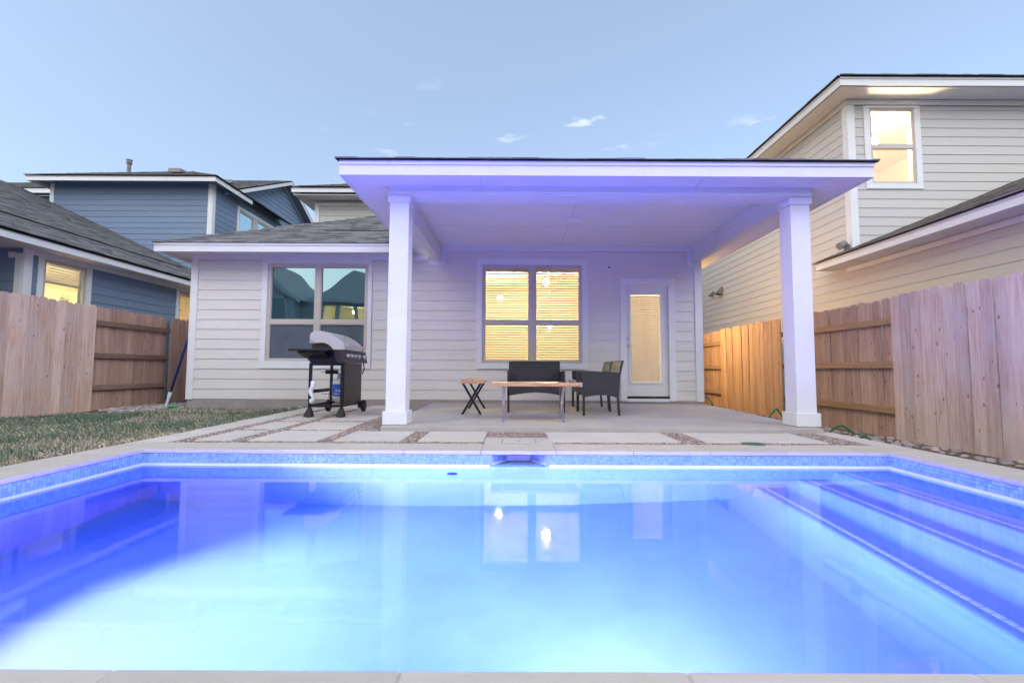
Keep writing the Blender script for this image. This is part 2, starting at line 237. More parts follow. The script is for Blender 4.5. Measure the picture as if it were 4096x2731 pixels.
# ------------------------------------------------------------------ mesh helpers
def S_(c): return lambda u, w, z: (u, c - w, z)      # face looking to -Y
def N_(c): return lambda u, w, z: (u, c + w, z)      # face looking to +Y
def E_(c): return lambda u, w, z: (c + w, u, z)      # face looking to +X
def W_(c): return lambda u, w, z: (c - w, u, z)      # face looking to -X
ID = lambda x, y, z: (x, y, z)
class MB:
    def __init__(s): s.v = []; s.f = []; s.c = []
    def hexa(s, P, col=None):
        i = len(s.v); s.v += [tuple(p) for p in P]
        fs = [(0, 3, 2, 1), (4, 5, 6, 7), (0, 1, 5, 4), (1, 2, 6, 5), (2, 3, 7, 6), (3, 0, 4, 7)]
        s.f += [tuple(i + a for a in q) for q in fs]; s.c += [col] * 6; return s
    def box(s, x0, x1, y0, y1, z0, z1, mp=ID, col=None):
        return s.hexa([mp(x0, y0, z0), mp(x1, y0, z0), mp(x1, y1, z0), mp(x0, y1, z0), mp(x0, y0, z1), mp(x1, y0, z1), mp(x1, y1, z1), mp(x0, y1, z1)], col)
    def poly(s, P, col=None):
        i = len(s.v); s.v += [tuple(p) for p in P]; s.f.append(tuple(range(i, i + len(P)))); s.c.append(col); return s
    def prism(s, A, B, col=None):
        n = len(A); i = len(s.v); s.v += [tuple(p) for p in A] + [tuple(p) for p in B]
        s.f.append(tuple(i + k for k in reversed(range(n)))); s.f.append(tuple(i + n + k for k in range(n)))
        for k in range(n): s.f.append((i + k, i + (k + 1) % n, i + n + (k + 1) % n, i + n + k))
        s.c += [col] * (n + 2); return s
    def bar(s, p, q, wx, wy, up=(0, 0, 1)):
        p, q = Vector(p), Vector(q); d = (q - p).normalized(); a = d.cross(Vector(up))
        if a.length < 1e-4: a = d.cross(Vector((0, 1, 0)))
        a.normalize(); b = d.cross(a); a *= wx / 2; b *= wy / 2
        return s.hexa([p - a - b, p + a - b, p + a + b, p - a + b, q - a - b, q + a - b, q + a + b, q - a + b])
    def tube(s, pts, r, n=8, caps=True):
        pts = [Vector(p) for p in pts]; rs = r if isinstance(r, (list, tuple)) else [r] * len(pts); i0 = len(s.v); ref = None
        for k, p in enumerate(pts):
            d = (pts[min(k + 1, len(pts) - 1)] - pts[max(k - 1, 0)]).normalized()
            if ref is None: ref = d.orthogonal().normalized()
            ref = (ref - d * ref.dot(d)).normalized(); b = d.cross(ref)
            for j in range(n): a = 2 * math.pi * j / n; s.v.append(tuple(p + (ref * math.cos(a) + b * math.sin(a)) * rs[k]))
        for k in range(len(pts) - 1):
            for j in range(n): s.f.append((i0 + k * n + j, i0 + k * n + (j + 1) % n, i0 + (k + 1) * n + (j + 1) % n, i0 + (k + 1) * n + j)); s.c.append(None)
        if caps:
            s.f.append(tuple(i0 + j for j in reversed(range(n)))); s.f.append(tuple(i0 + (len(pts) - 1) * n + j for j in range(n))); s.c += [None, None]
        return s
    def lathe(s, prof, c=(0, 0, 0), n=16, ax='Z'):
        i0 = len(s.v)
        for r, h in prof:
            for j in range(n):
                a = 2 * math.pi * j / n; x, y = r * math.cos(a), r * math.sin(a)
                p = (x, y, h) if ax == 'Z' else ((h, x, y) if ax == 'X' else (x, h, y)); s.v.append((p[0] + c[0], p[1] + c[1], p[2] + c[2]))
        for k in range(len(prof) - 1):
            for j in range(n): s.f.append((i0 + k * n + j, i0 + k * n + (j + 1) % n, i0 + (k + 1) * n + (j + 1) % n, i0 + (k + 1) * n + j)); s.c.append(None)
        s.f.append(tuple(i0 + j for j in reversed(range(n)))); s.f.append(tuple(i0 + (len(prof) - 1) * n + j for j in range(n))); s.c += [None, None]
        return s
    def mesh(s, name, mat, bevel=0.0, smooth=False, fix=True):
        me = bpy.data.meshes.new(name); me.from_pydata(s.v, [], s.f)
        if any(c is not None for c in s.c):
            at = me.color_attributes.new('Col', 'FLOAT_COLOR', 'CORNER'); buf = []
            for f, c in zip(s.f, s.c):
                q = list(c or (0.1, 0.1, 0.1)) + [1.0]; buf += q * len(f)
            at.data.foreach_set('color', buf)
        if fix or bevel:
            bm = bmesh.new(); bm.from_mesh(me)
            if fix: bmesh.ops.recalc_face_normals(bm, faces=bm.faces)
            if bevel: bmesh.ops.bevel(bm, geom=[e for e in bm.edges if e.calc_face_angle(0) > 0.4], offset=bevel, segments=2, affect='EDGES', profile=0.6)
            bm.to_mesh(me); bm.free()
        if smooth: me.polygons.foreach_set('use_smooth', [True] * len(me.polygons))
        if mat: me.materials.append(mat)
        return me
    def build(s, name, mat, parent=None, bevel=0.0, smooth=False, fix=True, local=False):
        return link(name, s.mesh(name, mat, bevel, smooth, fix), parent, local)
WORLD = {}
def link(name, me, parent=None, local=False, loc=None, rot=None):
    o = bpy.data.objects.new(name, me); C.objects.link(o)
    if parent is not None:
        o.parent = parent
        if not local and parent in WORLD: o.matrix_parent_inverse = WORLD[parent].inverted()
    if loc is not None: o.location = loc
    if rot is not None: o.rotation_euler = rot
    return o
def tag(o, label=None, cat=None, group=None, kind=None):
    if label: o['label'] = label
    if cat: o['category'] = cat
    if group: o['group'] = group
    if kind: o['kind'] = kind
    return o
def thing(name, label, cat, loc=(0, 0, 0), rz=0.0, group=None):
    o = bpy.data.objects.new(name, None); o.empty_display_size = 0.1; C.objects.link(o); o.location = loc; o.rotation_euler = (0, 0, rz)
    WORLD[o] = Matrix.Translation(loc) @ Matrix.Rotation(rz, 4, 'Z')
    return tag(o, label, cat, group)
def copy_tree(o, parent=None):
    c = o.copy(); C.objects.link(c)
    if parent: c.parent = parent
    for ch in o.children: copy_tree(ch, c)
    return c
def struct(name, mb, mat, **k): return tag(mb.build(name, mat, **k), kind='structure')

def wall_boxes(mb, mp, u0, u1, z0, z1, ops, w0=-0.16, w1=-0.004):
    us = sorted({u0, u1, *[max(u0, min(u1, e)) for o in ops for e in o[:2]]})
    for a, b in zip(us, us[1:]):
        if b - a < 1e-4: continue
        m = (a + b) / 2; zs = [z0]
        for o in sorted([o for o in ops if o[0] < m < o[1]], key=lambda q: q[2]): zs += [o[2], o[3]]
        zs.append(z1)
        for k in range(0, len(zs), 2):
            if zs[k + 1] - zs[k] > 1e-4: mb.box(a, b, w0, w1, zs[k], zs[k + 1], mp)
    return mb
def board(parent, mp, u0, u1, z0, z1, mat, u0t=None, u1t=None, t0=0.018, t1=0.007, name='siding_board'):
    u0t = u0 if u0t is None else u0t; u1t = u1 if u1t is None else u1t
    MB().hexa([mp(u0, 0, z0), mp(u1, 0, z0), mp(u1, t0, z0), mp(u0, t0, z0), mp(u0t, 0, z1), mp(u1t, 0, z1), mp(u1t, t1, z1), mp(u0t, t1, z1)]).build(name, mat, parent)
def siding(parent, mp, u0, u1, z0, z1, mat, ops=(), pitch=0.1762, joint=3.6, top=None):
    z = z0; k = 0
    while z < z1 - 0.012:
        zt = min(z + pitch, z1); a, b = u0, u1; at, bt = u0, u1
        if top: (a, b), (at, bt) = top(z), top(zt)
        cuts = [o for o in ops if o[2] < zt and o[3] > z]
        segs = [(a, b)]
        for o in cuts:
            ns = []
            for p, q in segs:
                if o[1] <= p or o[0] >= q: ns.append((p, q))
                else:
                    if o[0] - p > 0.01: ns.append((p, o[0]))
                    if q - o[1] > 0.01: ns.append((o[1], q))
            segs = ns
            if o[2] - z > 0.012: board(parent, mp, o[0], o[1], z, o[2], mat)
            if zt - o[3] > 0.012: board(parent, mp, o[0], o[1], o[3], zt, mat, t0=0.014)
        for p, q in segs:
            js = [p]; x = p + joint * rnd.uniform(0.25, 1.0)
            while x < q - 0.5: js.append(x); x += joint
            js.append(q)
            for c, d in zip(js, js[1:]):
                first, last = c == a, d == b
                board(parent, mp, c + (0 if c == p else 0.0015), d - (0 if d == q else 0.0015), z, zt, mat, at if first else None, bt if last else None)
        z = zt; k += 1
def shingles(name, parent, org, along, up, vmax, rng, expo=0.143, singles=0, mat=SHING, seed=1):
    """courses of laminated shingles on a roof plane; rng(v) gives the extent along the eave at height v up the slope"""
    r = random.Random(seed); org, along, up = Vector(org), Vector(along).normalized(), Vector(up).normalized(); nrm = along.cross(up).normalized()
    if nrm.z < 0: nrm = -nrm
    mb = MB(); v = 0.0; n = 0
    while v < vmax - 0.02:
        a, b = rng(v); a2, b2 = rng(min(v + expo, vmax)); u = a - r.uniform(0, 0.2)
        while u < b:
            wd = r.choice((0.13, 0.17, 0.22, 0.28, 0.33)); p, q = max(u, a), min(u + wd - 0.004, b); u += wd
            if q - p < 0.02: continue
            pt, qt = min(max(p, a2), b2), max(min(q, b2), a2)
            if qt - pt < 0.01: pt = qt = (pt + qt) / 2; qt += 0.01
            t = 0.006 + r.choice((0, 0, 0.006)); lo = org + up * (v - 0.006); hi = org + up * min(v + expo, vmax)
            P = [lo + along * p, lo + along * q, hi + along * qt, hi + along * pt]
            P = P + [P[0] + nrm * (t + 0.006), P[1] + nrm * (t + 0.006), P[2] + nrm * (t * 0.4 + 0.001), P[3] + nrm * (t * 0.4 + 0.001)]
            g = r.uniform(0.11, 0.215); cc = (g * 1.02, g * 0.99, g)
            if n < singles: MB().hexa(P).build('shingle', SHOBJ, parent)
            else: mb.hexa(P, cc)
            n += 1
        v += expo
    if mb.f: tag(mb.build(name, mat, parent), kind='stuff')
def slab(P, t=0.05):
    """roof deck: polygon with thickness downwards"""
    return MB().prism([(x, y, z - t) for x, y, z in P], P)
def fascia(name, parent, p, q, h, mat=TRIM, t=0.035, side=(0, -1, 0)):
    p, q, s = Vector(p), Vector(q), Vector(side) * t; z = Vector((0, 0, h))
    MB().hexa([p, q, q + s, p + s, p + z, q + z, q + s + z, p + s + z]).build(name, mat, parent)
    s2 = Vector(side) * (t + 0.012); a, b = p + z * 0.74, q + z * 0.74; zz = Vector((0, 0, h * 0.26 + 0.003))
    MB().hexa([a + s, b + s, b + s2, a + s2, a + s + zz, b + s + zz, b + s2 + zz, a + s2 + zz]).build('drip_board', mat, parent)

def window(house, mp, trim, frame, panes, glass=GLASS, slats=None, slatmat_=SLAT, shade=None, screen=None, wout=0.03, tw=True, label=None):
    """trim/frame: (u0,u1,z0,z1); panes: list of the same"""
    f = MB(); us = frame
    wall_boxes(f, mp, us[0], us[1], us[2], us[3], panes, w0=-0.05, w1=0.012)
    fo = f.build('window', VINYL, house, bevel=0.004)
    if label: fo['label'] = label
    if tw:
        a0, a1, b0, b1 = trim; c0, c1, d0, d1 = frame
        for q in ((a0, a1, d1 - 0.001, b1), (a0, a1, b0, d0 + 0.001), (a0, c0 + 0.001, d0 + 0.002, d1 - 0.002), (c1 - 0.001, a1, d0 + 0.002, d1 - 0.002)):
            MB().box(q[0], q[1], -0.01, wout, q[2], q[3], mp).build('trim_board', TRIM, fo, bevel=0.003)
    for k, (p0, p1, q0, q1) in enumerate(panes):
        MB().box(p0 - 0.004, p1 + 0.004, -0.030, -0.024, q0 - 0.004, q1 + 0.004, mp).build('pane', glass, fo)
        for q in ((p0, p1, q0, q0 + 0.012), (p0, p1, q1 - 0.012, q1), (p0, p0 + 0.012, q0 + 0.012, q1 - 0.012), (p1 - 0.012, p1, q0 + 0.012, q1 - 0.012)):
            MB().box(q[0], q[1], -0.024, 0.002, q[2], q[3], mp).build('sash_bead', VINYL, fo)
        if screen and k in screen: MB().box(p0 + 0.004, p1 - 0.004, -0.018, -0.016, q0 + 0.004, q1 - 0.004, mp).build('insect_screen', SCREEN, fo)
    if shade: MB().box(frame[0] + 0.03, frame[1] - 0.03, -0.085, -0.08, frame[2] + 0.03, frame[3] - 0.03, mp).build('roller_shade', SHADE, fo)
    if slats:
        for (s0, s1, zb, zt, pitch, wdt, tilt) in slats:
            h = wdt / 2; ca, sa = h * math.cos(tilt), h * math.sin(tilt)
            A = lambda u: [mp(u, -0.115 + ca, sa), mp(u, -0.115 + ca, sa + 0.0025), mp(u, -0.115 - ca, -sa + 0.0025), mp(u, -0.115 - ca, -sa)]
            me = MB().prism(A(s0), A(s1)).mesh('blind_slat', slatmat_)
            z = zb + 0.035
            while z < zt - 0.05:
                o = link('blind_slat', me, fo); o.location = (0, 0, z); z += pitch
            MB().box(s0, s1, -0.14, -0.09, zt - 0.055, zt, mp).build('head_rail', slatmat_, fo)
            MB().box(s0, s1, -0.135, -0.095, zb, zb + 0.018, mp).build('bottom_rail', slatmat_, fo)
            for cu in (s0 + (s1 - s0) * 0.12, s1 - (s1 - s0) * 0.12):
                MB().box(cu - 0.0015, cu + 0.0015, -0.088, -0.086, zb, zt, mp).build('lift_cord', slatmat_, fo)
    return fo
def room(house, x0, x1, y0, y1, z0, z1, mat, open_):
    b = MB(); t = 0.05
    b.box(x0 - t, x1 + t, y0, y1, z0 - t, z0).box(x0 - t, x1 + t, y0, y1, z1, z1 + t)
    if open_ != 'x0': b.box(x0 - t, x0, y0, y1, z0, z1)
    if open_ != 'x1': b.box(x1, x1 + t, y0, y1, z0, z1)
    if open_ != 'y0': b.box(x0 - t, x1 + t, y0 - t, y0, z0 - t, z1 + t)
    if open_ != 'y1': b.box(x0 - t, x1 + t, y1, y1 + t, z0 - t, z1 + t)
    return b.build('interior_room', mat, house)
def sphere(mb, c, r, n=10):
    prof = [(max(1e-4, r * math.sin(math.pi * k / n)), -r * math.cos(math.pi * k / n)) for k in range(n + 1)]
    return mb.lathe(prof, c, n=n + 2)

# ================================================================== the ground
PX0, PX1, PY0, PY1 = -2.97, 3.045, 1.03, 3.72        # inner edge of the coping
g = MB(); B = 160; hx0, hx1, hy0, hy1 = PX0 - .3, PX1 + .3, PY0 - .3, PY1 + .3
for q in ((-B, B, -B, hy0), (-B, B, hy1, B), (-B, hx0, hy0, hy1), (hx1, B, hy0, hy1)):
    g.poly([(q[0], q[2], -.32), (q[1], q[2], -.32), (q[1], q[3], -.32), (q[0], q[3], -.32)])
struct('ground', g, SOIL)
# lawn, sloping gently from the coping down to the left fence
def lawn_z(x, y):
    f = min(max((x + 3.36) / (-3.9), 0), 1)
    return -.035 - .055 * f + .012 * math.sin(x * 2.3 + y * 1.1) + .008 * math.sin(y * 3.1 - x)
lw = MB(); nx, ny = 24, 30
for i in range(nx):
    for j in range(ny):
        x0, x1 = -7.5 + 4.06 * i / nx, -7.5 + 4.06 * (i + 1) / nx; y0, y1 = -1 + 9.1 * j / ny, -1 + 9.1 * (j + 1) / ny
        lw.poly([(x, y, lawn_z(x, y)) for x, y in ((x0, y0), (x1, y0), (x1, y1), (x0, y1))])
struct('lawn', lw, LAWN, fix=False)
struct('side_yard', MB().poly([(-7.5, 8.1, lawn_z(-7.5, 8.1)), (-5.7, 8.1, lawn_z(-5.7, 8.1)), (-5.7, 14, -.06), (-7.5, 14, -.06)]), SOIL)
gr = MB(); r = random.Random(3)
def gnoise(x, y): return math.sin(x * 1.3 + y * 2.9) * .5 + math.sin(x * 3.7 - y * 1.2 + 1.7) * .3 + math.sin(y * 6.1 + x * .8) * .25
def straw(x, y):
    # dry strips left where the turf rolls meet, and a dry verge along the coping
    s = max(math.exp(-((y - 4.35 - .06 * x - .08 * gnoise(x, y)) / .16) ** 2), math.exp(-((y - 5.95 - .06 * x - .07 * gnoise(x, y)) / .12) ** 2) * (1 if x < -5.2 else .35))
    s = max(s, .95 * math.exp(-((x + 3.42) / .22) ** 2) * (1 if y < 5.0 else .4), .55 if y > 7.2 else 0)
    return min(1, s + .34 * (1 + gnoise(x, y)))
for k in range(46000):
    x = r.uniform(-7.27, -3.42); y = r.uniform(2.3, 8.04)
    if y > 7.55 + .25 * gnoise(x, y) and x < -5.9: continue
    if math.sin(x * 2.1 + 1.3 * math.sin(y * 1.7)) + .8 * math.sin(y * 2.6 + x * .9 + 2) > .75 and r.random() < .72: continue
    far = (y - 2) / 6; h = r.uniform(.02, .065); a = r.uniform(0, 6.28); ln = r.uniform(.2, .9) * h; wd = .003 + .003 * far
    z = lawn_z(x, y) - .004; dx, dy = math.cos(a), math.sin(a); s = straw(x, y)
    if r.random() < s * .85: c0 = r.choice(((.58, .49, .38), (.50, .42, .31), (.42, .34, .25))); v = r.uniform(.6, 1.1); h *= .8; ln *= 1.3
    else: c0 = r.choice(((.10, .17, .105), (.13, .19, .115), (.09, .15, .11), (.18, .21, .135))); v = r.uniform(.7, 1.25)
    col = (c0[0] * v, c0[1] * v, c0[2] * v)
    gr.poly([(x - dy * wd, y + dx * wd, z), (x + dy * wd, y - dx * wd, z), (x + dx * ln * .5 + dy * wd * .6, y + dy * ln * .5 - dx * wd * .6, z + h * .65), (x + dx * ln, y + dy * ln, z + h)], col)
tag(gr.build('grass', GRASS, fix=False), 'short patchy lawn grass, green with dry straw coloured strips', 'grass', kind='stuff')

# ================================================================== pool
WZ = -.128
def floor_z(x): return -1.06 - .2 * (1.96 - x) / 4.93
bas = MB(); ix0, ix1, iy0, iy1 = PX0 - .015, PX1 + .015, PY0 - .015, PY1 + .015
bas.box(ix0 - .34, ix0, iy0 - .34, iy1 + .5, -1.6, -.032).box(ix1, ix1 + .34, iy0 - .34, iy1 + .5, -1.6, -.032)
bas.box(ix0, ix1, iy0 - .34, iy0, -1.6, -.032)
SK0, SK1 = -.157, .284
bas.box(ix0, SK0, iy1, iy1 + .34, -1.6, -.032).box(SK1, ix1, iy1, iy1 + .34, -1.6, -.032).box(SK0, SK1, iy1, iy1 + .34, -1.6, -.120)
bas.hexa([(ix0, iy0, -1.7), (ix1, iy0, -1.7), (ix1, iy1, -1.7), (ix0, iy1, -1.7), (ix0, iy0, floor_z(ix0)), (ix1, iy0, floor_z(ix1)), (ix1, iy1, floor_z(ix1)), (ix0, iy1, floor_z(ix0))])
pool = tag(bas.build('pool_basin', PLAST), kind='structure')
# three entry steps along the right end, rounded noses
for nx_, nz, zl, cr_, cz_ in ((1.96, -.80, floor_z(1.60), .33, .20), (2.30, -.55, -.80, .12, .14), (2.60, -.29, -.55, .11, .14)):
    pr = [(ix1 - .001, -1.55), (nx_ - cr_ - .03, -1.55), (nx_ - cr_ - .03, zl - .002)] + [(nx_ - cr_ + cr_ * math.sin(a * math.pi / 40), zl + cz_ - cz_ * math.cos(a * math.pi / 40)) for a in range(21)] + [(nx_, nz - .035), (nx_ + .006, nz - .016), (nx_ + .018, nz - .005), (nx_ + .036, nz), (ix1 - .001, nz)]
    e = .001 * (nz + 1)
    MB().prism([(x, iy0 + .001 + e, z) for x, z in pr], [(x, iy1 - .001 - e, z) for x, z in pr]).build('step', PLAST, pool)
    st = MB().box(-.014, .014, -.019, .019, 0, .005).mesh('step_tile', STILE); y = iy0 + .03
    while y < iy1 - .02: link('step_tile', st, pool, loc=(nx_ + .088, y, nz - .001)); y += .0465
# waterline mosaic: three rows of small tiles over one white row
TS = .0255; tm = MB().box(-.0119, .0119, -.004, .004, -.0119, .0119).mesh('tile', TILE); wm = MB().box(-.0119, .0119, -.004, .0045, -.0125, .0125).mesh('white_tile', WTILE)
gb = MB()
for q in ((ix0, ix0 + .002, iy0, iy1), (ix1 - .002, ix1, iy0, iy1), (ix0 + .002, SK0, iy1 - .002, iy1), (SK1, ix1 - .002, iy1 - .002, iy1)): gb.box(q[0], q[1], q[2], q[3], -.150, -.0325)
gb.build('grout_band', GROUT, pool)
jt = MB(); jw = MB(); rt = random.Random(5)
def strips(mb, mp, u, w0, w1, z, hor, col):
    """basket weave block: three slim strips"""
    for k in (-1, 0, 1):
        v = rt.uniform(.75, 1.3); cc = tuple(c * v for c in col)
        if hor: mb.box(u - .0118, u + .0118, w0, w1, z + k * .0082 - .0037, z + k * .0082 + .0037, mp, cc)
        else: mb.box(u + k * .0082 - .0037, u + k * .0082 + .0037, w0, w1, z - .0118, z + .0118, mp, cc)
for row in range(3):
    z = -.0335 - .012 - row * TS
    for side, mp, lim in ((0, E_(ix0 + .002), 2.55), (1, W_(ix1 - .002), 2.55)):
        u = iy1 - .016
        while u > iy0 + .02:
            if u > lim:
                hor = (int(round((iy1 - u) / TS)) + row) % 2 == 0; p = mp(u, .003, z)
                o = link('tile', tm, pool, loc=p, rot=(0, math.pi / 2 if not hor else 0, math.pi / 2) if side else (0, 0 if hor else math.pi / 2, -math.pi / 2))
            else: strips(jt, mp, u, -.003, .006, z, rt.random() < .5, (.26, .42, .52))
            u -= TS
    u = ix0 + .016; mp = S_(iy1 - .002)
    while u < ix1 - .01:
        if not (SK0 - .012 < u < SK1 + .012): strips(jt, mp, u, -.003, .006, z, (int(round(u / TS)) + row) % 2 == 0, (.26, .42, .52))
        u += TS
tag(jt.build('tile_band', TILEJ, pool, fix=False), kind='stuff')
z = -.0335 - .012 - 3 * TS - .001
for mp, rz in ((E_(ix0 + .002), math.pi / 2), (W_(ix1 - .002), -math.pi / 2)):
    u = iy1 - .016
    while u > 2.0: link('white_tile', wm, pool, loc=mp(u, .003, z), rot=(0, 0, rz)); u -= TS
u = ix0 + .016
while u < ix1 - .01:
    if not (SK0 - .012 < u < SK1 + .012): jw.box(u - .0119, u + .0119, -.003, .0062, z - .0125, z + .0125, S_(iy1 - .002))
    u += TS
tag(jw.build('white_tile_row', WTILE, pool, fix=False), kind='stuff')
# skimmer mouth: tiled funnel, throat and floating weir
T0, T1, TY = -.045, .165, iy1 + .17
MB().hexa([(SK0 - .15, iy1, -.119), (SK0, iy1, -.119), (T0, TY, -.119), (T0 - .25, TY, -.119), (SK0 - .15, iy1, -.033), (SK0, iy1, -.033), (T0, TY, -.033), (T0 - .25, TY, -.033)]).build('skimmer_wall', GROUT, pool)
MB().hexa([(SK1, iy1, -.119), (SK1 + .15, iy1, -.119), (T1 + .25, TY, -.119), (T1, TY, -.119), (SK1, iy1, -.033), (SK1 + .15, iy1, -.033), (T1 + .25, TY, -.033), (T1, TY, -.033)]).build('skimmer_wall', GROUT, pool)
for (ax, ay), (bx, by) in (((SK0, iy1), (T0, TY)), ((T1, TY), (SK1, iy1))):
    d = Vector((bx - ax, by - ay, 0)); n = int(d.length / .026)
    nn = Vector((d.y, -d.x, 0)).normalized()
    for k in range(n):
        for row in range(4):
            c = Vector((ax, ay, 0)) + d * ((k + .5) / n) + nn * .0; zz = -.045 - row * .0215
            link('white_tile' if row == 3 else 'tile', wm if row == 3 else tm, pool, loc=(c.x, c.y, zz), rot=(0, 0, math.atan2(d.y, d.x))).scale = (.9, .9, .84)
k = 0
for yy in (iy1 + .02, iy1 + .07, iy1 + .12):
    f = (yy - iy1) / .17; a, b = SK0 + (T0 - SK0) * f, SK1 + (T1 - SK1) * f; x = a + .02
    while x < b - .012: MB().box(x - .0115, x + .0115, yy - .024, yy + .022, -.1205, -.1165).build('sill_tile', TILE, pool); x += .025
MB().box(T0 - .02, T1 + .02, TY + .05, TY + .07, -.119, -.033).build('skimmer_throat', WHITEP, pool)
MB().box(T0 + .002, T1 - .002, TY + .006, TY + .02, -.118, -.072).build('weir_flap', WHITEP, pool, bevel=.004)
MB().lathe([(.0, 0), (.045, 0), (.045, .006), (.03, .012), (.018, .010), (.017, .002), (.0, .002)], (-.478, iy1, -.37), 20, 'Y').build('return_fitting', WHITEP, pool).rotation_euler = (0, 0, 0)
MB().lathe([(0, 0), (.15, 0), (.145, .006), (.10, .009), (0, .01)], (-2.2, 2.62, floor_z(-2.2)), 28).build('main_drain', PLAST, pool)
# underwater lamp in the left wall
LC = (.44, .258, 1.0)
def pool_lamp(mp, u, z, aim, power, size):
    """niche lamp: ring, lens and the beam it throws"""
    c = Vector(mp(u, 0, z)); n = (Vector(mp(u, 1, z)) - c)
    q = n.to_track_quat('Z', 'Y').to_matrix()
    def disc(prof, name, mat):
        mb = MB().lathe(prof, n=24); mb.v = [tuple(c + q @ Vector(p)) for p in mb.v]; mb.build(name, mat, pool)
    disc([(.0, -.02), (.115, -.02), (.115, .012), (.095, .02), (.085, .012), (.0, .012)], 'lamp_ring', WHITEP); disc([(.0, .013), (.082, .013), (.078, .019), (.0, .022)], 'lamp_lens', LENS)
    ld = bpy.data.lights.new('pool_lamp', 'SPOT'); ld.energy = power; ld.color = LC; ld.spot_size = R(size); ld.spot_blend = 1.0; ld.shadow_soft_size = .07
    lo = bpy.data.objects.new('pool_lamp', ld); C.objects.link(lo); lo.location = c + n * .05; lo.rotation_euler = (-Vector(aim)).to_track_quat('Z', 'Y').to_euler()
pool_lamp(E_(ix0), 2.30, -.60, (1, -.06, .22), 4700, 116)
pool_lamp(N_(iy0), .35, -.58, (.12, 1, .10), 1100, 130)  # extra unseen lamp in the near wall, added to even out the glow
# water
wb = MB().box(ix0 - .02, ix1 + .02, iy0 - .02, iy1 + .02, -1.65, WZ)
struct('pool_water', wb, WATER)
# coping stones
def stone(x0, x1, y0, y1, z1=0.0, t=.03, name='coping_stone', mat=LIME, par=pool, bev=.004):
    return MB().box(x0, x1, y0, y1, z1 - t, z1).build(name, mat, par, bevel=bev)
jx = [-2.73, -2.11, -1.49, -.868, -.249, .364, .985, 1.605, 2.225, 2.845]
xs = [PX0 - .39] + jx + [PX1 + .385]
for a, b in zip(xs, xs[1:]): stone(a + .0015, b - .0015, PY1, 4.078)
stone(-.249 + .0015, .364 - .0015, 4.081, 4.44, z1=.001, name='skimmer_stone').data.name = 'skimmer_stone'
MB().box(-.087, .222, 4.088, 4.352, -.02, .0022).build('skimmer_lid_gap', DARKM, pool)
MB().box(-.082, .217, 4.093, 4.347, -.02, .005).build('skimmer_lid', PAVE, pool, bevel=.002)
MB().box(.055, .085, 4.205, 4.22, .0, .0062).build('lid_finger_hole', DARKM, pool)
nxs = [-3.36, -2.718, -2.098, -1.478, -.858, -.238, .382, 1.006, 1.626, 2.246, 2.866, 3.43]
for a, b in zip(nxs, nxs[1:]): stone(a + .002, b - .002, .62, PY0, bev=.005)
for a in nxs[1:-1]: MB().box(a - .0019, a + .0019, .62, PY0 - .004, -.028, -.002).build('joint_filler', LIME, pool)
for xa, xb, ys in ((PX0 - .39, PX0, (PY0, 1.64, 2.26, 2.88, 3.50, PY1)), (PX1, PX1 + .385, (PY0, 1.64, 2.26, 2.88, 3.50, PY1))):
    for a, b in zip(ys, ys[1:]): stone(xa, xb, a + .0015, b - .0015)
for a, b in zip((4.081, 4.9, 5.7, 6.5, 7.3), (4.9, 5.7, 6.5, 7.3, 8.06)): stone(-3.36 - .02 * (a - 4), -3.06, a + .0015, b - .0015, z1=.003 * (a - 4), name='edging_stone', mat=PAVE)
stone(3.21, 3.43, 4.081, 4.93, z1=0, name='edging_stone', mat=PAVE)

# ================================================================== patio, gravel, stepping slabs
def pz(y): return .045 + .0066 * (y - 4.9)
patio = MB().hexa([(-1.40, 4.90, -.3), (3.30, 4.86, -.3), (3.42, 8.09, -.3), (-1.40, 8.09, -.3), (-1.40, 4.90, pz(4.9)), (3.30, 4.86, pz(4.86)), (3.42, 8.09, pz(8.09)), (-1.40, 8.09, pz(8.09))])
struct('patio_slab', patio, CONC, bevel=.006)
def gz(y): return -.012 + .006 * (y - 4.1)
gp = MB()
gp.poly([(-3.06, 4.078, gz(4.08)), (3.21, 4.078, gz(4.08)), (3.21, 4.95, gz(4.95)), (-3.06, 4.95, gz(4.95))])
gp.poly([(-3.06, 4.95, gz(4.95)), (-1.39, 4.95, gz(4.95)), (-1.39, 8.09, gz(8.09)), (-3.06, 8.09, gz(8.09))])
bed = struct('gravel_bed', gp, GBASE)
pav = []
for a, b in ((-2.89, -2.56), (-2.40, -1.77), (-1.625, -1.015), (-.853, -.256), (.354, 1.545), (1.775, 2.895)): pav.append((a, b, 4.20, 4.84 if b < 0 else 4.82))
for y0, y1 in ((4.965, 5.62), (5.74, 6.46), (6.58, 7.30), (7.42, 8.0)):
    pav += [(-2.89, -2.53, y0, y1), (-2.40, -1.79, y0, y1)]
for a, b, y0, y1 in pav: stone(a, b, y0, y1, z1=gz(y0) + .016, t=.05, name='stepping_slab', mat=PAVE, par=bed, bev=.004)
ico = [(0, 0, 1), (.89, 0, .45), (.28, .85, .45), (-.72, .53, .45), (-.72, -.53, .45), (.28, -.85, .45), (0, 0, -.6)]
icf = [(0, 1, 2), (0, 2, 3), (0, 3, 4), (0, 4, 5), (0, 5, 1), (6, 2, 1), (6, 3, 2), (6, 4, 3), (6, 5, 4), (6, 1, 5)]
pm = MB(); r = random.Random(11)
def free(x, y):
    if y > 4.83 and x > -1.405: return False
    if -.255 < x < .37 and y < 4.45: return False
    return not any(a - .004 < x < b + .004 and c - .004 < y < d + .004 for a, b, c, d in pav)
cnt = 0
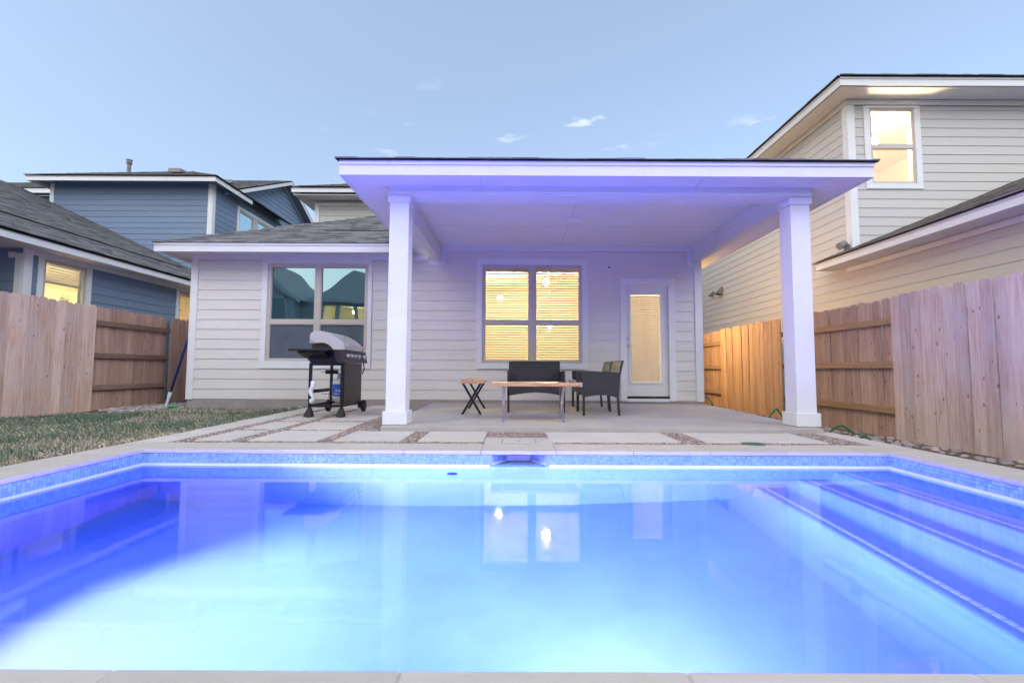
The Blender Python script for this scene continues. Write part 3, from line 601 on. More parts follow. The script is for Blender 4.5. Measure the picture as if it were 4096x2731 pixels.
while cnt < 15000:
    if r.random() < .5: x, y = r.uniform(-3.05, 3.2), r.uniform(4.085, 4.9)
    else: x, y = r.uniform(-3.05, -1.4), r.uniform(4.9, 8.07)
    if not free(x, y): cnt += .15; continue
    cnt += 1; s = r.uniform(.006, .0125); a = r.uniform(0, 6.28); ca, sa = math.cos(a), math.sin(a); i0 = len(pm.v); fx, fz = r.uniform(.8, 1.5), r.uniform(.5, .9); z = gz(y) + r.uniform(0, .007)
    for vx, vy, vz in ico:
        j = r.uniform(.8, 1.2); X, Y_ = vx * s * fx * j, vy * s * j; pm.v.append((x + X * ca - Y_ * sa, y + X * sa + Y_ * ca, z + vz * s * fz))
    c0 = r.choice(((.44, .325, .285), (.35, .26, .23), (.51, .425, .385), (.28, .22, .205), (.45, .385, .36))); v = r.uniform(.75, 1.2); c0 = tuple(c * v for c in c0)
    pm.f += [tuple(i0 + q for q in f) for f in icf]; pm.c += [c0] * len(icf)
tag(pm.build('gravel', GRAV, fix=False), 'loose pinkish brown gravel between the stepping slabs', 'gravel', kind='stuff')
# river stones
RM = []
for k in range(6):
    r = random.Random(k); mb = MB(); n = 6; prof = [(max(.001, math.sin(math.pi * q / n)), -math.cos(math.pi * q / n)) for q in range(n + 1)]
    mb.lathe(prof, n=9); ex, ey, ez = r.uniform(.9, 1.3), r.uniform(.7, 1.0), r.uniform(.4, .65)
    mb.v = [(x * ex * (1 + .12 * math.sin(3 * y + k)), y * ey * (1 + .1 * math.sin(4 * x)), z * ez) for x, y, z in mb.v]
    RM.append(mb.mesh('river_stone', STONE, smooth=True))
def rz_(x): return -.05 - .17 * min(max((x - 3.43) / 1.5, 0), 1)
rb = struct('stone_bed', MB().poly([(3.43, -1, -.06), (5.2, -1, -.24), (5.2, 14, -.24), (3.43, 14, -.06)]), SOIL)
r = random.Random(21); cnt = 0; placed = []
def rock(x, y, z, s, par):
    o = link('river_stone', r.choice(RM), par, loc=(x, y, z), rot=(r.uniform(-.2, .2), r.uniform(-.2, .2), r.uniform(0, 6.28))); o.scale = (s, s, s)
for k in range(6000):
    if len(placed) >= 298: break
    y = 3.9 + 8.3 * r.random() ** 2.2; x = 3.47 + 1.42 * r.random() ** 1.2
    if y < 5.1 and x < 4.2 - (y - 3.9) * .3: continue
    if y < 4.9 and r.random() < .5: continue
    s = r.uniform(.02, .05)
    if any((x - a) ** 2 + (y - b) ** 2 < (.8 * (s + c)) ** 2 for a, b, c in placed): continue
    placed.append((x, y, s)); rock(x, y, rz_(x) + s * .25, s, rb)
rl = struct('stone_patch', MB().poly([(-7.3, 7.75, lawn_z(-7.3, 7.8) + .006), (-5.76, 7.75, lawn_z(-5.8, 7.8) + .006), (-5.76, 10.5, -.035), (-7.3, 10.5, -.035)]), SOIL)
placed = []
for k in range(2500):
    if len(placed) >= 150: break
    x = r.uniform(-7.22, -5.8); y = 7.7 + 1.9 * r.random() ** 1.3; s = r.uniform(.032, .06)
    if x < -6.8 and y < 7.9 or (x > -6.1 and y < 7.9): continue
    if any((x - a) ** 2 + (y - b) ** 2 < (.75 * (s + c)) ** 2 for a, b, c in placed): continue
    placed.append((x, y, s)); rock(x, y, lawn_z(x, min(y, 8)) + s * .35, s, rl)

# ================================================================== the house
H = thing('main_house', 'pale beige lap sided house with covered patio behind the pool', 'house', (-1.2, 8.1, 0))
WIN_C = (-.536, 1.25, .772, 2.541); WIN_L = (-4.388, -2.581, .79, 2.541); DOOR = (2.026, 2.797, .16, 2.18)
mpS = S_(8.1)
core = MB(); wall_boxes(core, mpS, -5.735, 3.374, .10, 2.90, [WIN_C, WIN_L, DOOR])
core.box(-5.735, -5.6, 8.26, 17.5, .10, 2.75).box(3.24, 3.374, 8.26, 17.5, .10, 2.75)
wall = core.build('wall', SID, H)
ops = [(-.60, 1.31, .73, 2.60), (-4.44, -2.55, .73, 2.60), (1.97, 2.87, .0, 2.236)]
siding(wall, mpS, -5.64, -1.31, .122, 2.615, SID, ops)
siding(wall, mpS, -1.31, 3.265, .122, 2.80, SID, ops)
siding(wall, W_(-5.735), 8.10, 14, .122, 2.7, SID); siding(wall, E_(3.374), 8.10, 14, .122, 2.7, SID)
MB().box(-5.74, 3.37, 8.088, 8.25, -.3, .118).build('foundation', FOUND, H)
def tb(name, *a, par=H, mat=TRIM, bev=.003): return MB().box(*a).build(name, mat, par, bevel=bev)
tb('corner_board', -5.757, -5.635, 8.068, 8.098, .11, 2.70); tb('corner_board', 3.262, 3.396, 8.068, 8.098, .11, 2.70)
tb('corner_board', -5.765, -5.737, 8.098, 8.2, .11, 2.70); tb('corner_board', 3.376, 3.404, 8.098, 8.2, .11, 2.70)
tb('frieze_board', -5.63, -1.506, 8.066, 8.094, 2.612, 2.70)
tb('frieze_board', -1.213, 3.14, 8.066, 8.094, 2.790, 2.884)
tb('frieze_step', -1.504, -1.217, 8.062, 8.094, 2.507, 2.603); tb('frieze_step', -1.302, -1.217, 8.063, 8.094, 2.605, 2.884)
tb('frieze_step', 3.138, 3.224, 8.062, 8.094, 2.510, 2.884); tb('frieze_step', 3.226, 3.262, 8.062, 8.094, 2.512, 2.602)
P1 = [(-.486, .298, .81, 1.469), (-.486, .298, 1.533, 2.489), (.422, 1.199, .81, 1.469), (.422, 1.199, 1.533, 2.489)]
TI = R(-45)
window(H, mpS, (-.643, 1.352, .671, 2.643), WIN_C, P1, GLASS, slats=[(-.50, .33, .80, 2.52, .0447, .050, TI), (.40, 1.215, .80, 2.52, .0447, .050, TI)], label='wide double window glowing warm through lowered blinds')
P2 = [(-4.332, -3.538, .83, 1.45), (-4.332, -3.538, 1.53, 2.485), (-3.434, -2.636, .83, 1.45), (-3.434, -2.636, 1.53, 2.485)]
window(H, mpS, (-4.484, -2.511, .66, 2.632), WIN_L, P2, GLASSM, shade=True, screen=(0, 2), label='unlit double window mirroring roofs and sky')
# back door with a full glass light
dm = MB(); wall_boxes(dm, mpS, 2.036, 2.787, .20, 2.172, [(2.122, 2.651, .456, 2.011)], w0=-.055, w1=-.012); door = dm.build('door', DOORP, H, bevel=.003)
fr = MB(); wall_boxes(fr, mpS, 2.085, 2.69, .415, 2.05, [(2.122, 2.651, .456, 2.011)], w0=-.013, w1=.002); fr.build('glass_frame', DOORP, door, bevel=.004)
MB().box(2.118, 2.655, -.034, -.03, .452, 2.015, mpS).build('pane', GLASS, door)
h = .0125; ca, sa = h * math.cos(R(-55)), h * math.sin(R(-55)); A = lambda u: [mpS(u, -.05 + ca, sa), mpS(u, -.05 + ca, sa + .002), mpS(u, -.05 - ca, -sa + .002), mpS(u, -.05 - ca, -sa)]
h = .021; ca, sa = h * math.cos(R(-56)), h * math.sin(R(-56))
me = MB().prism(A(2.124), A(2.649)).mesh('blind_slat', SLATD); z = .475
while z < 2.0: link('blind_slat', me, door).location = (0, 0, z); z += .0385
for u in (2.23, 2.545): MB().box(u - .0012, u + .0012, -.036, -.0345, .456, 2.011, mpS).build('lift_cord', WHITEP, door)
MB().lathe([(0, 0), (.03, 0), (.03, -.012), (.022, -.022), (0, -.022)], (2.064, 8.112, 1.231), 16, 'Y').build('deadbolt', NICK, door)
hd = MB().lathe([(0, 0), (.032, 0), (.032, -.012), (.012, -.02), (.012, -.05), (0, -.05)], (2.068, 8.112, 1.095), 16, 'Y'); hd.tube([(2.068, 8.062, 1.095), (2.11, 8.058, 1.092), (2.18, 8.060, 1.088)], [.009, .008, .006]); hd.build('lever_handle', NICK, door)
tb('door_casing', 1.929, 2.035, 8.062, 8.108, .115, 2.297); tb('door_casing', 2.79, 2.91, 8.062, 8.108, .115, 2.297); tb('door_casing', 2.036, 2.789, 8.063, 8.108, 2.182, 2.296)
MB().box(2.036, 2.789, 8.075, 8.14, .16, .198).build('threshold', DARKM, H); tb('door_sill', 2.036, 2.789, 8.066, 8.12, .105, .158)
cm = tag(MB().box(1.70, 1.762, 8.04, 8.078, 2.462, 2.522).build('security_camera', WHITEP, None, bevel=.008), 'tiny white square security camera on the wall by the door', 'camera')
MB().lathe([(0, 0), (.018, 0), (.018, -.01), (.008, -.014), (0, -.014)], (1.731, 8.0405, 2.492), 14, 'Y').build('camera_lens', DARKM, cm)
MB().tube([(1.735, 8.072, 2.462), (1.738, 8.072, 2.0), (1.733, 8.072, .3)], .0025, 5).build('camera_wire', WHITEP, cm)
# rooms behind the windows
room(H, -2.2, 3.22, 8.262, 12.4, .10, 2.80, WALLIN, 'y0'); room(H, -5.58, -2.3, 8.262, 10.5, .10, 2.80, DARKIN, 'y0')
# main hip roof
EZ, EY = 2.787, 7.63; pk = (-1.125, EY + 4.975, EZ + 2.4875)
slab([(-6.1, EY, EZ), (-1.86, EY, EZ), (-1.86, 8.3, EZ + .335), (3.18, 8.3, EZ + .335), pk], .04).build('roof_deck', SHING, H)
slab([(-6.1, EY + 9.95, EZ), (-6.1, EY, EZ), pk], .04).build('roof_deck', SHING, H); slab([(3.18, 8.3, EZ + .335), (3.85, 8.8, EZ), (3.85, EY + 9.95, EZ), pk], .04).build('roof_deck', SHING, H)
sl = math.hypot(1, .5)
shingles('shingle_field', H, (0, EY - .02, EZ + .002), (1, 0, 0), (0, 1, .5), 4.4, lambda v: (-6.12 + v / sl, -1.86 if v < .8 else -1.3), singles=300, seed=4)
for k in range(26):   # hip caps
    t = k * .17; MB().hexa([(-6.13 + t, EY - .03 + t, EZ + .004 + t * .5), (-6.0 + t, EY - .06 + t, EZ + .004 + t * .5), (-5.82 + t, EY + .13 + t, EZ + .085 + t * .5), (-5.98 + t, EY + .19 + t, EZ + .085 + t * .5),
        (-6.10 + t, EY - .03 + t, EZ + .03 + t * .5), (-6.02 + t, EY - .03 + t, EZ + .022 + t * .5), (-5.84 + t, EY + .15 + t, EZ + .10 + t * .5), (-5.94 + t, EY + .17 + t, EZ + .105 + t * .5)]).build('hip_shingle', SHOBJ, H)
vy = 8.63; vz = EZ + .5 * (vy - EY)
MB().hexa([(-3.62, vy, vz), (-1.2, vy, vz), (-1.2, vy + .12, vz + .06), (-3.62, vy + .12, vz + .06), (-3.62, vy - .005, vz + .035), (-1.2, vy - .005, vz + .035), (-1.2, vy + .12, vz + .075), (-3.62, vy + .12, vz + .075)]).build('roof_vent_strip', DARKM, H)
fascia('fascia', H, (-6.1, 7.665, 2.638), (-1.88, 7.665, 2.638), .148); fascia('fascia', H, (-6.065, 7.668, 2.638), (-6.065, 14, 2.638), .148, side=(-1, 0, 0))
MB().box(-6.06, -1.85, 7.667, 8.098, 2.700, 2.712).build('soffit', SOFF, H); MB().box(-6.06, -5.737, 8.098, 14, 2.700, 2.712).build('soffit', SOFF, H)
# upper storey set back behind the hip
up = MB().box(-5.56, 3.3, 12.61, 18, 2.9, 5.40).build('upper_wall', SIDR, H)
siding(up, S_(12.61), -5.46, 3.3, 3.3, 5.25, SIDR, pitch=.185)
tb('corner_board', -5.58, -5.455, 12.578, 12.608, 3.0, 5.33); tb('frieze_board', -5.45, 3.3, 12.576, 12.606, 5.25, 5.35)
fascia('fascia', H, (-6.03, 12.15, 5.46), (3.7, 12.15, 5.46), .135); fascia('fascia', H, (-5.995, 12.153, 5.46), (-5.995, 18, 5.46), .135, side=(-1, 0, 0))
MB().box(-5.99, 3.7, 12.152, 12.605, 5.40, 5.412).build('soffit', SOFF, H); MB().box(-5.99, -5.57, 12.605, 18, 5.40, 5.412).build('soffit', SOFF, H)
slab([(-6.05, 12.10, 5.60), (3.8, 12.10, 5.60), (.9, 15.1, 7.02), (-3.05, 15.1, 7.02)], .03).build('roof_deck', SHING, H); slab([(-6.05, 18, 5.60), (-6.05, 12.10, 5.60), (-3.05, 15.1, 7.02)], .03).build('roof_deck', SHING, H)
shingles('shingle_field', H, (0, 12.08, 5.605), (1, 0, 0), (0, 1, .473), 3.3, lambda v: (-6.05 + v * .9, 3.8 - v * .9), seed=8)

# ------------------------------------------------------------------ covered patio (part of the house)
MB().box(-1.42, 3.36, 5.262, 8.097, 2.884, 2.90).build('porch_ceiling', SOFF, H)
for q in ((-1.30, 3.22, 6.94, 6.944), (.86, .864, 5.27, 6.938), (.86, .864, 6.946, 8.06)): MB().box(q[0], q[1], q[2], q[3], 2.8822, 2.8836).build('ceiling_seam', SEAM, H)
tb('front_beam', -1.40, 3.362, 5.00, 5.25, 2.61, 2.93); tb('beam_skirt', -1.404, 3.366, 4.982, 4.998, 2.625, 2.652)
tb('side_beam', -1.412, -1.302, 5.252, 8.06, 2.603, 2.882); tb('side_beam', 3.226, 3.358, 5.252, 8.06, 2.603, 2.882)
tb('beam_trim', -1.30, -1.278, 5.253, 8.06, 2.79, 2.882); tb('beam_trim', 3.202, 3.224, 5.253, 8.06, 2.79, 2.882)
MB().box(-1.835, 3.825, 4.705, 4.998, 2.712, 2.724).build('soffit', SOFF, H)
MB().box(-1.835, -1.414, 5.0, 7.66, 2.712, 2.724).build('soffit', SOFF, H); MB().box(3.364, 3.825, 5.0, 15, 2.712, 2.724).build('soffit', SOFF, H)
for x in (-.35, 2.05): MB().box(x, x + .004, 4.71, 4.995, 2.7095, 2.7115).build('soffit_seam', SEAM, H)
fascia('fascia', H, (-1.84, 4.735, 2.705), (3.83, 4.735, 2.705), .152)
fascia('fascia', H, (-1.805, 4.738, 2.705), (-1.805, 7.66, 2.705), .152, side=(-1, 0, 0)); fascia('fascia', H, (3.795, 4.738, 2.705), (3.795, 15, 2.705), .152, side=(1, 0, 0))
slab([(-1.87, 4.665, 2.868), (3.86, 4.665, 2.868), (3.86, 9.4, 3.60), (-1.87, 9.4, 3.60)], .010).build('porch_roof_deck', SHING, H)
rs = random.Random(9); x = -1.875
while x < 3.85:
    wd = rs.choice((.17, .23, .3)); t = rs.choice((.007, .013)); e = min(x + wd - .004, 3.865)
    MB().hexa([(x, 4.655, 2.8685), (e, 4.655, 2.8685), (e, 4.95, 2.915), (x, 4.95, 2.915), (x, 4.655, 2.87 + t), (e, 4.655, 2.87 + t), (e, 4.95, 2.921), (x, 4.95, 2.921)]).build('shingle', SHOBJ, H); x += wd
for x in (-1.2775, 3.2415):
    c = MB().box(x - .108, x + .108, 5.03, 5.246, .045, 2.608).build('column', TRIM, H, bevel=.004)
    MB().box(x - .128, x + .128, 5.01, 5.266, 2.528, 2.6065).build('column_cap', TRIM, c, bevel=.004); MB().box(x - .134, x + .134, 5.003, 5.272, .050, .195).build('column_base', TRIM, c, bevel=.005)
cl = tag(MB().lathe([(0, 0), (.12, 0), (.12, -.02), (.095, -.034), (0, -.03)], (.905, 6.66, 2.8835), 24).build('recessed_light', WHITEP), 'round white disc light fixed to the patio ceiling, unlit', 'ceiling light')
MB().lathe([(0, 0), (.075, 0), (.07, -.006), (0, -.008)], (.905, 6.66, 2.853), 20).build('diffuser', SOFF, cl)

# lamps burning inside, seen through the blinds
def lamp(name, label, loc, r, mat, rod=.35, cap=None):
    t = thing(name, label, 'lamp', loc)
    sphere(MB(), loc, r, 8).build('bulb', mat, t, smooth=True)
    MB().tube([(loc[0], loc[1], loc[2] + r), (loc[0], loc[1], loc[2] + rod)], .008, 6).build('stem', NICK, t)
    return t
lamp('pendant_lamp', 'glowing lamp behind the left pane of the wide window', (-.281, 10.5, 2.306), .06, BULB, .49)
lamp('pendant_lamp', 'glowing lamp behind the lower right pane of the wide window', (.87, 10.5, 1.658), .055, BULB, 1.14)
fan = lamp('fan_light', 'ceiling fan light glowing at the top of the wide window', (.735, 9.8, 2.56), .075, BULBF, .235)
for k in range(5):
    a = k * 2 * math.pi / 5; d = Vector((math.cos(a), math.sin(a), 0)); MB().bar(Vector((.735, 9.8, 2.70)) + d * .1, Vector((.735, 9.8, 2.71)) + d * .62, .12, .008).build('fan_blade', ACAC, fan)

# ================================================================== blue neighbour on the left
NB = thing('blue_house', 'dark blue lap sided two storey house beyond the left fence', 'house', (-11, 12, -.1))
mpE = E_(-8.77)
W1 = (8.40, 9.27, 1.15, 2.70); W2 = (11.87, 12.75, 1.15, 2.68)
c = MB(); wall_boxes(c, mpE, 8.07, 13.76, -.2, 2.86, [W1, W2]); c.box(-16, -8.78, 8.08, 8.22, -.2, 2.86)
wb_ = c.build('wall', SIDB, NB)
siding(wb_, mpE, 8.10, 13.7, .07, 2.72, SIDB, [(8.36, 9.31, 1.1, 2.75), (11.83, 12.79, 1.1, 2.73)], pitch=.178); siding(wb_, S_(8.07), -14, -8.9, .07, 2.80, SIDB, pitch=.178)
def nb(name, *a, mat=TRIM, bev=.003, par=NB): return MB().box(*a).build(name, mat, par, bevel=bev)
nb('corner_board', -8.772, -8.735, 8.045, 8.19, -.1, 2.80); nb('corner_board', -8.90, -8.774, 8.04, 8.066, -.1, 2.70)
nb('porch_bracket', -9.02, -8.902, 8.03, 8.064, 2.62, 2.72)
nb('frieze_board', -8.766, -8.742, 8.192, 13.75, 2.715, 2.80)
window(NB, mpE, (8.299, 9.372, 1.05, 2.769), W1, [(8.449, 9.223, 1.20, 2.656)], GLASS, slats=[(8.42, 9.25, 2.265, 2.69, .052, .05, R(48))], slatmat_=SLATB, label='lit kitchen window with half raised blind and plants')
window(NB, mpE, (11.77, 12.87, 1.05, 2.756), W2, [(11.92, 12.70, 1.20, 2.639)], GLASS, slats=[(11.89, 12.73, 1.2, 2.66, .05, .05, R(48))], slatmat_=SLAT, label='narrow lit window with closed blind')
room(NB, -12.2, -8.93, 8.30, 13.6, -.05, 2.76, WALLIN, 'x1')
lamp('pendant_lamp', 'warm kitchen lamp inside the blue house window', (-10.2, 9.6, 2.35), .09, BULBL, .41)
lamp('pendant_lamp', 'warm lamp behind the narrow closed blind of the blue house', (-10.0, 12.3, 2.2), .09, BULBL, .56)
ez, es = 2.94, .47
slab([(-8.28, 1.0, ez), (-8.28, 13.75, ez), (-15.2, 13.75, ez + es * 6.92), (-15.2, 1.0, ez + es * 6.92)], .04).build('roof_deck', SHING, NB)
sB = math.hypot(1, es)
shingles('shingle_field', NB, (-8.26, 0, ez + .002), (0, 1, 0), (-1, 0, es), 6.92 * sB, lambda v: (4.5, 13.75), seed=12)
vx = -9.47; vzz = ez + es * (-8.28 - vx)
MB().hexa([(vx, 3, vzz), (vx, 12.85, vzz), (vx - .14, 12.85, vzz + .066), (vx - .14, 3, vzz + .066), (vx + .01, 3, vzz + .045), (vx + .01, 12.85, vzz + .045), (vx - .14, 12.85, vzz + .085), (vx - .14, 3, vzz + .085)]).build('roof_vent_strip', DARKM, NB)
fascia('fascia', NB, (-8.335, 1, 2.782), (-8.335, 13.75, 2.782), .156, side=(1, 0, 0))
MB().box(-8.766, -8.337, 1, 13.75, 2.80, 2.812).build('soffit', SOFF, NB); MB().box(-16, -8.77, 1, 8.06, 2.80, 2.812).build('soffit', SOFF, NB)
# two storey block
W3 = [(15.10, 16.02, 4.6, 6.04), (16.20, 17.12, 4.6, 6.04), (17.30, 18.2, 4.6, 6.04)]
c = MB().box(-14.25, -9.27, 13.76, 13.9, 2.4, 6.44); wall_boxes(c, E_(-9.27), 13.91, 21.4, 2.4, 6.44, W3)
c.prism([(-9.28, 14.5, 6.44), (-9.28, 21.3, 6.44), (-9.28, 17.9, 8.05)], [(-9.42, 14.5, 6.44), (-9.42, 21.3, 6.44), (-9.42, 17.9, 8.05)])
wt = c.build('wall', SIDB, NB)
siding(wt, S_(13.76), -14.15, -9.37, 2.46, 6.30, SIDB, pitch=.178); siding(wt, E_(-9.27), 13.86, 21.3, 3.17, 6.37, SIDB, [(15.02, 18.28, 4.5, 6.12)], pitch=.178)
siding(wt, E_(-9.27), 14.5, 21.3, 6.37, 7.95, SIDB, pitch=.178, top=lambda z: (14.45 + (z - 6.37) / .5, 21.35 - (z - 6.37) / .5))
nb('corner_board', -9.385, -9.24, 13.722, 13.758, 2.6, 6.34); nb('corner_board', -9.268, -9.236, 13.76, 13.86, 2.6, 6.34); nb('corner_board', -14.27, -14.15, 13.722, 13.758, 2.6, 6.34)
window(NB, E_(-9.27), (15.0, 18.3, 4.5, 6.14), (15.10, 18.2, 4.6, 6.04), [(15.16, 15.97, 4.7, 5.98), (16.26, 17.07, 4.7, 5.98), (17.36, 18.14, 4.7, 5.98)], GLASSB, shade=True, label='row of upstairs windows reflecting the pale sky')
fascia('fascia', NB, (-14.57, 13.335, 6.254), (-8.9, 13.335, 6.254), .155); fascia('fascia', NB, (-8.935, 13.338, 6.254), (-8.935, 15.25, 6.254), .155, side=(1, 0, 0)); fascia('fascia', NB, (-14.535, 13.338, 6.254), (-14.535, 19, 6.254), .155, side=(-1, 0, 0))
MB().box(-14.53, -8.94, 13.337, 13.755, 6.345, 6.357).build('soffit', SIDB, NB); MB().box(-9.235, -8.94, 13.757, 15.24, 6.345, 6.357).build('soffit', SIDB, NB); MB().box(-14.53, -14.26, 13.757, 19, 6.345, 6.357).build('soffit', SIDB, NB)
hz = 6.415; rr = .48
slab([(-14.6, 13.28, hz), (-8.87, 13.28, hz), (-11.4, 15.81, hz + 1.214), (-12.07, 15.81, hz + 1.214)], .03).build('roof_deck', SHING, NB)
slab([(-8.87, 13.28, hz), (-8.87, 18, hz), (-11.4, 15.81, hz + 1.214)], .03).build('roof_deck', SHING, NB); slab([(-14.6, 18.3, hz), (-14.6, 13.28, hz), (-12.07, 15.81, hz + 1.214)], .03).build('roof_deck', SHING, NB)
shingles('shingle_field', NB, (0, 13.26, hz + .003), (1, 0, 0), (0, 1, rr), 2.7, lambda v: (-14.62 + v * .9, -8.85 - v * .9), seed=15)
shingles('shingle_field', NB, (-8.85, 0, hz + .003), (0, 1, 0), (-1, 0, rr), 2.7, lambda v: (13.26 + v * .9, 18 - v * .9), seed=16)
# cross gable
slab([(-8.88, 14.30, 6.40), (-8.88, 17.9, 8.20), (-13.5, 17.9, 8.20), (-13.5, 14.30, 6.40)], .03).build('roof_deck', SHING, NB); slab([(-8.88, 17.9, 8.20), (-8.88, 21.5, 6.40), (-13.5, 21.5, 6.40), (-13.5, 17.9, 8.20)], .03).build('roof_deck', SHING, NB)
shingles('shingle_field', NB, (0, 14.28, 6.405), (1, 0, 0), (0, 1, .5), 4.02, lambda v: (-13.5, -8.87), seed=17)
for (ya, za), (yb, zb) in (((14.30, 6.24), (17.9, 8.04)), ((17.9, 8.04), (21.5, 6.24))):
    MB().hexa([(-8.92, ya, za), (-8.885, ya, za), (-8.885, yb, zb), (-8.92, yb, zb), (-8.92, ya, za + .155), (-8.885, ya, za + .155), (-8.885, yb, zb + .155), (-8.92, yb, zb + .155)]).build('rake_board', TRIM, NB)
    MB().hexa([(-9.246, ya, za - .02), (-9.23, ya, za - .02), (-9.23, yb, zb - .02), (-9.246, yb, zb - .02), (-9.246, ya, za + .08), (-9.23, ya, za + .08), (-9.23, yb, zb + .08), (-9.246, yb, zb + .08)]).build('rake_frieze', TRIM, NB)
    MB().hexa([(-9.22, ya, za + .04), (-8.925, ya, za + .04), (-8.925, yb, zb + .04), (-9.22, yb, zb + .04), (-9.22, ya, za + .052), (-8.925, ya, za + .052), (-8.925, yb, zb + .052), (-9.22, yb, zb + .052)]).build('rake_soffit', SIDB, NB)
vp = MB().tube([(-12.55, 14.5, 6.85), (-12.55, 14.5, 7.36)], .055, 12).build('vent_pipe', VENTG, NB)
MB().lathe([(0, 7.32), (.085, 7.32), (.085, 7.34), (.075, 7.345), (.075, 7.43), (.088, 7.435), (.088, 7.45), (0, 7.45)], (-12.55, 14.5, 0), 14).build('vent_cap', VENTG, vp)
def roofbox(x, y, z, w_=.42, par=NB):
    MB().prism([(x - w_ / 2, y - .18, z), (x + w_ / 2, y - .18, z), (x + w_ / 2 - .05, y - .14, z + .14), (x - w_ / 2, y - .14, z + .14)], [(x - w_ / 2, y + .2, z + .12), (x + w_ / 2, y + .2, z + .12), (x + w_ / 2 - .05, y + .18, z + .17), (x - w_ / 2, y + .18, z + .17)]).build('roof_vent', VENTG, par)
roofbox(-10.9, 14.45, 6.96); roofbox(-10.4, 16.3, 7.38)
# plants on its kitchen sill
def plant(name, label, x, y, z, h, n, sp, seed):
    r = random.Random(seed); t = thing(name, label, 'plant', (x, y, z)); f = MB(); s = MB()
    MB().lathe([(0, 0), (.05, 0), (.065, .09), (.058, .09), (0, .08)], (x, y, z), 12).build('pot', WHITEP, t)
    for k in range(n):
        b = Vector((x, y, z + .08)); a = r.uniform(0, 6.28); e = b + Vector((math.cos(a) * sp * r.uniform(.2, 1), math.sin(a) * sp * r.uniform(.3, 1), h * r.uniform(.35, 1)))
        s.tube([b, (b + e) / 2 + Vector((0, 0, .03)), e], .003, 4)
        for q in range(4):
            c_ = b.lerp(e, r.uniform(.45, 1)); a2 = r.uniform(0, 6.28); d = Vector((math.cos(a2), math.sin(a2), r.uniform(-.6, .4))).normalized(); L_ = r.uniform(.05, .10); sd_ = d.cross(Vector((r.uniform(-.4, .4), r.uniform(-.4, .4), 1))).normalized() * L_ * .32
            f.poly([c_, c_ + d * L_ * .45 + sd_, c_ + d * L_, c_ + d * L_ * .45 - sd_])
    f.build('leaves', PLANT, t, fix=False); s.build('stems', PLANT, t)
MB().box(-9.12, -8.86, 8.42, 9.25, 1.55, 1.60).build('window_ledge', TRIM, NB)
plant('trailing_plant', 'tall leafy green plant in the kitchen window corner', -9.0, 9.08, 1.602, .52, 16, .09, 31)
plant('pointed_leaf_plant', 'low broad leafed plant in the middle of the kitchen window', -9.0, 8.78, 1.602, .30, 12, .17, 32)
plant('wispy_plant', 'thin wispy plant at the other end of the kitchen sill', -9.0, 8.50, 1.602, .31, 9, .08, 33)
# dark roof edge of the house beyond
FH = thing('far_house', 'slate blue house corner with white fascia behind the blue house', 'house', (-24, 20, 0))
fw = MB().box(-32, -20.5, 20.5, 26, 0, 8.55).build('wall', SIDB, FH); siding(fw, S_(20.5), -25, -20.5, 6.2, 8.45, SIDB, pitch=.178)
fascia('fascia', FH, (-32, 20.035, 8.50), (-20.0, 20.035, 8.50), .22); MB().box(-32, -20, 20.037, 20.49, 8.56, 8.575).build('soffit', SIDB, FH)
slab([(-32, 19.98, 8.73), (-19.95, 19.98, 8.73), (-22.9, 22.98, 10.2), (-32, 22.98, 10.2)], .03).build('roof_deck', SHING, FH)
shingles('shingle_field', FH, (0, 19.96, 8.735), (1, 0, 0), (0, 1, .49), 3.3, lambda v: (-25, -19.95 - v * .9), seed=18)

# ================================================================== tan neighbour on the right
NR = thing('tan_house', 'tan lap sided two storey house beyond the right fence', 'house', (9, 11, -.2))
mpW = W_(6.5); mpR = S_(8.55); WU = (6.90, 7.775, 4.25, 5.755)
c = MB().box(6.504, 6.64, 8.70, 18, -.3, 5.92).box(6.504, 6.64, -2, 8.55, -.3, 2.70); wall_boxes(c, mpR, 6.504, 12.5, 2.6, 5.92, [WU])
wr = c.build('wall', SIDR, NR)
siding(wr, mpW, 8.62, 16.5, -.242, 5.80, SIDR, pitch=.1787, joint=3.9); siding(wr, mpW, 1.0, 8.62, -.242, 2.56, SIDR, pitch=.1787, joint=3.9)
siding(wr, mpR, 6.60, 12, 2.9, 5.80, SIDR, [(6.83, 7.84, 4.2, 5.80)], pitch=.1762, joint=9)
tr_ = lambda n, *a, **k: nb(n, *a, par=NR, **k)
tr_('corner_board', 6.462, 6.608, 8.515, 8.545, 2.9, 5.81); tr_('corner_board', 6.466, 6.497, 8.547, 8.665, 2.62, 5.81)
tr_('frieze_board', 6.462, 12, 8.51, 8.54, 5.812, 5.915); tr_('frieze_board', 6.464, 6.494, 8.542, 17, 5.812, 5.915); tr_('frieze_board', 6.464, 6.494, 1, 8.70, 2.56, 2.642)
window(NR, mpR, (6.79, 7.88, 4.152, 5.795), WU, [(6.944, 7.732, 4.297, 4.957), (6.944, 7.732, 5.04, 5.71)], GLASS, wout=.035, label='brightly lit bare upstairs window')
room(NR, 6.66, 9.6, 8.715, 11.6, 3.2, 5.86, WALLIN, 'y0')
lamp('ceiling_lamp', 'blazing lamp inside the upstairs window of the tan house', (7.32, 8.97, 5.30), .085, BULBR, .555)
fascia('fascia', NR, (6.05, 8.135, 5.935), (13, 8.135, 5.935), .16); fascia('fascia', NR, (6.085, 8.138, 5.935), (6.085, 17, 5.935), .16, side=(-1, 0, 0))
MB().box(6.09, 13, 8.137, 8.505, 5.918, 5.93).build('soffit', SOFF, NR); MB().box(6.09, 6.46, 8.507, 17, 5.918, 5.93).build('soffit', SOFF, NR)
MB().box(6.86, 6.864, 8.14, 8.5, 5.9155, 5.9175).build('soffit_seam', SEAM, NR)
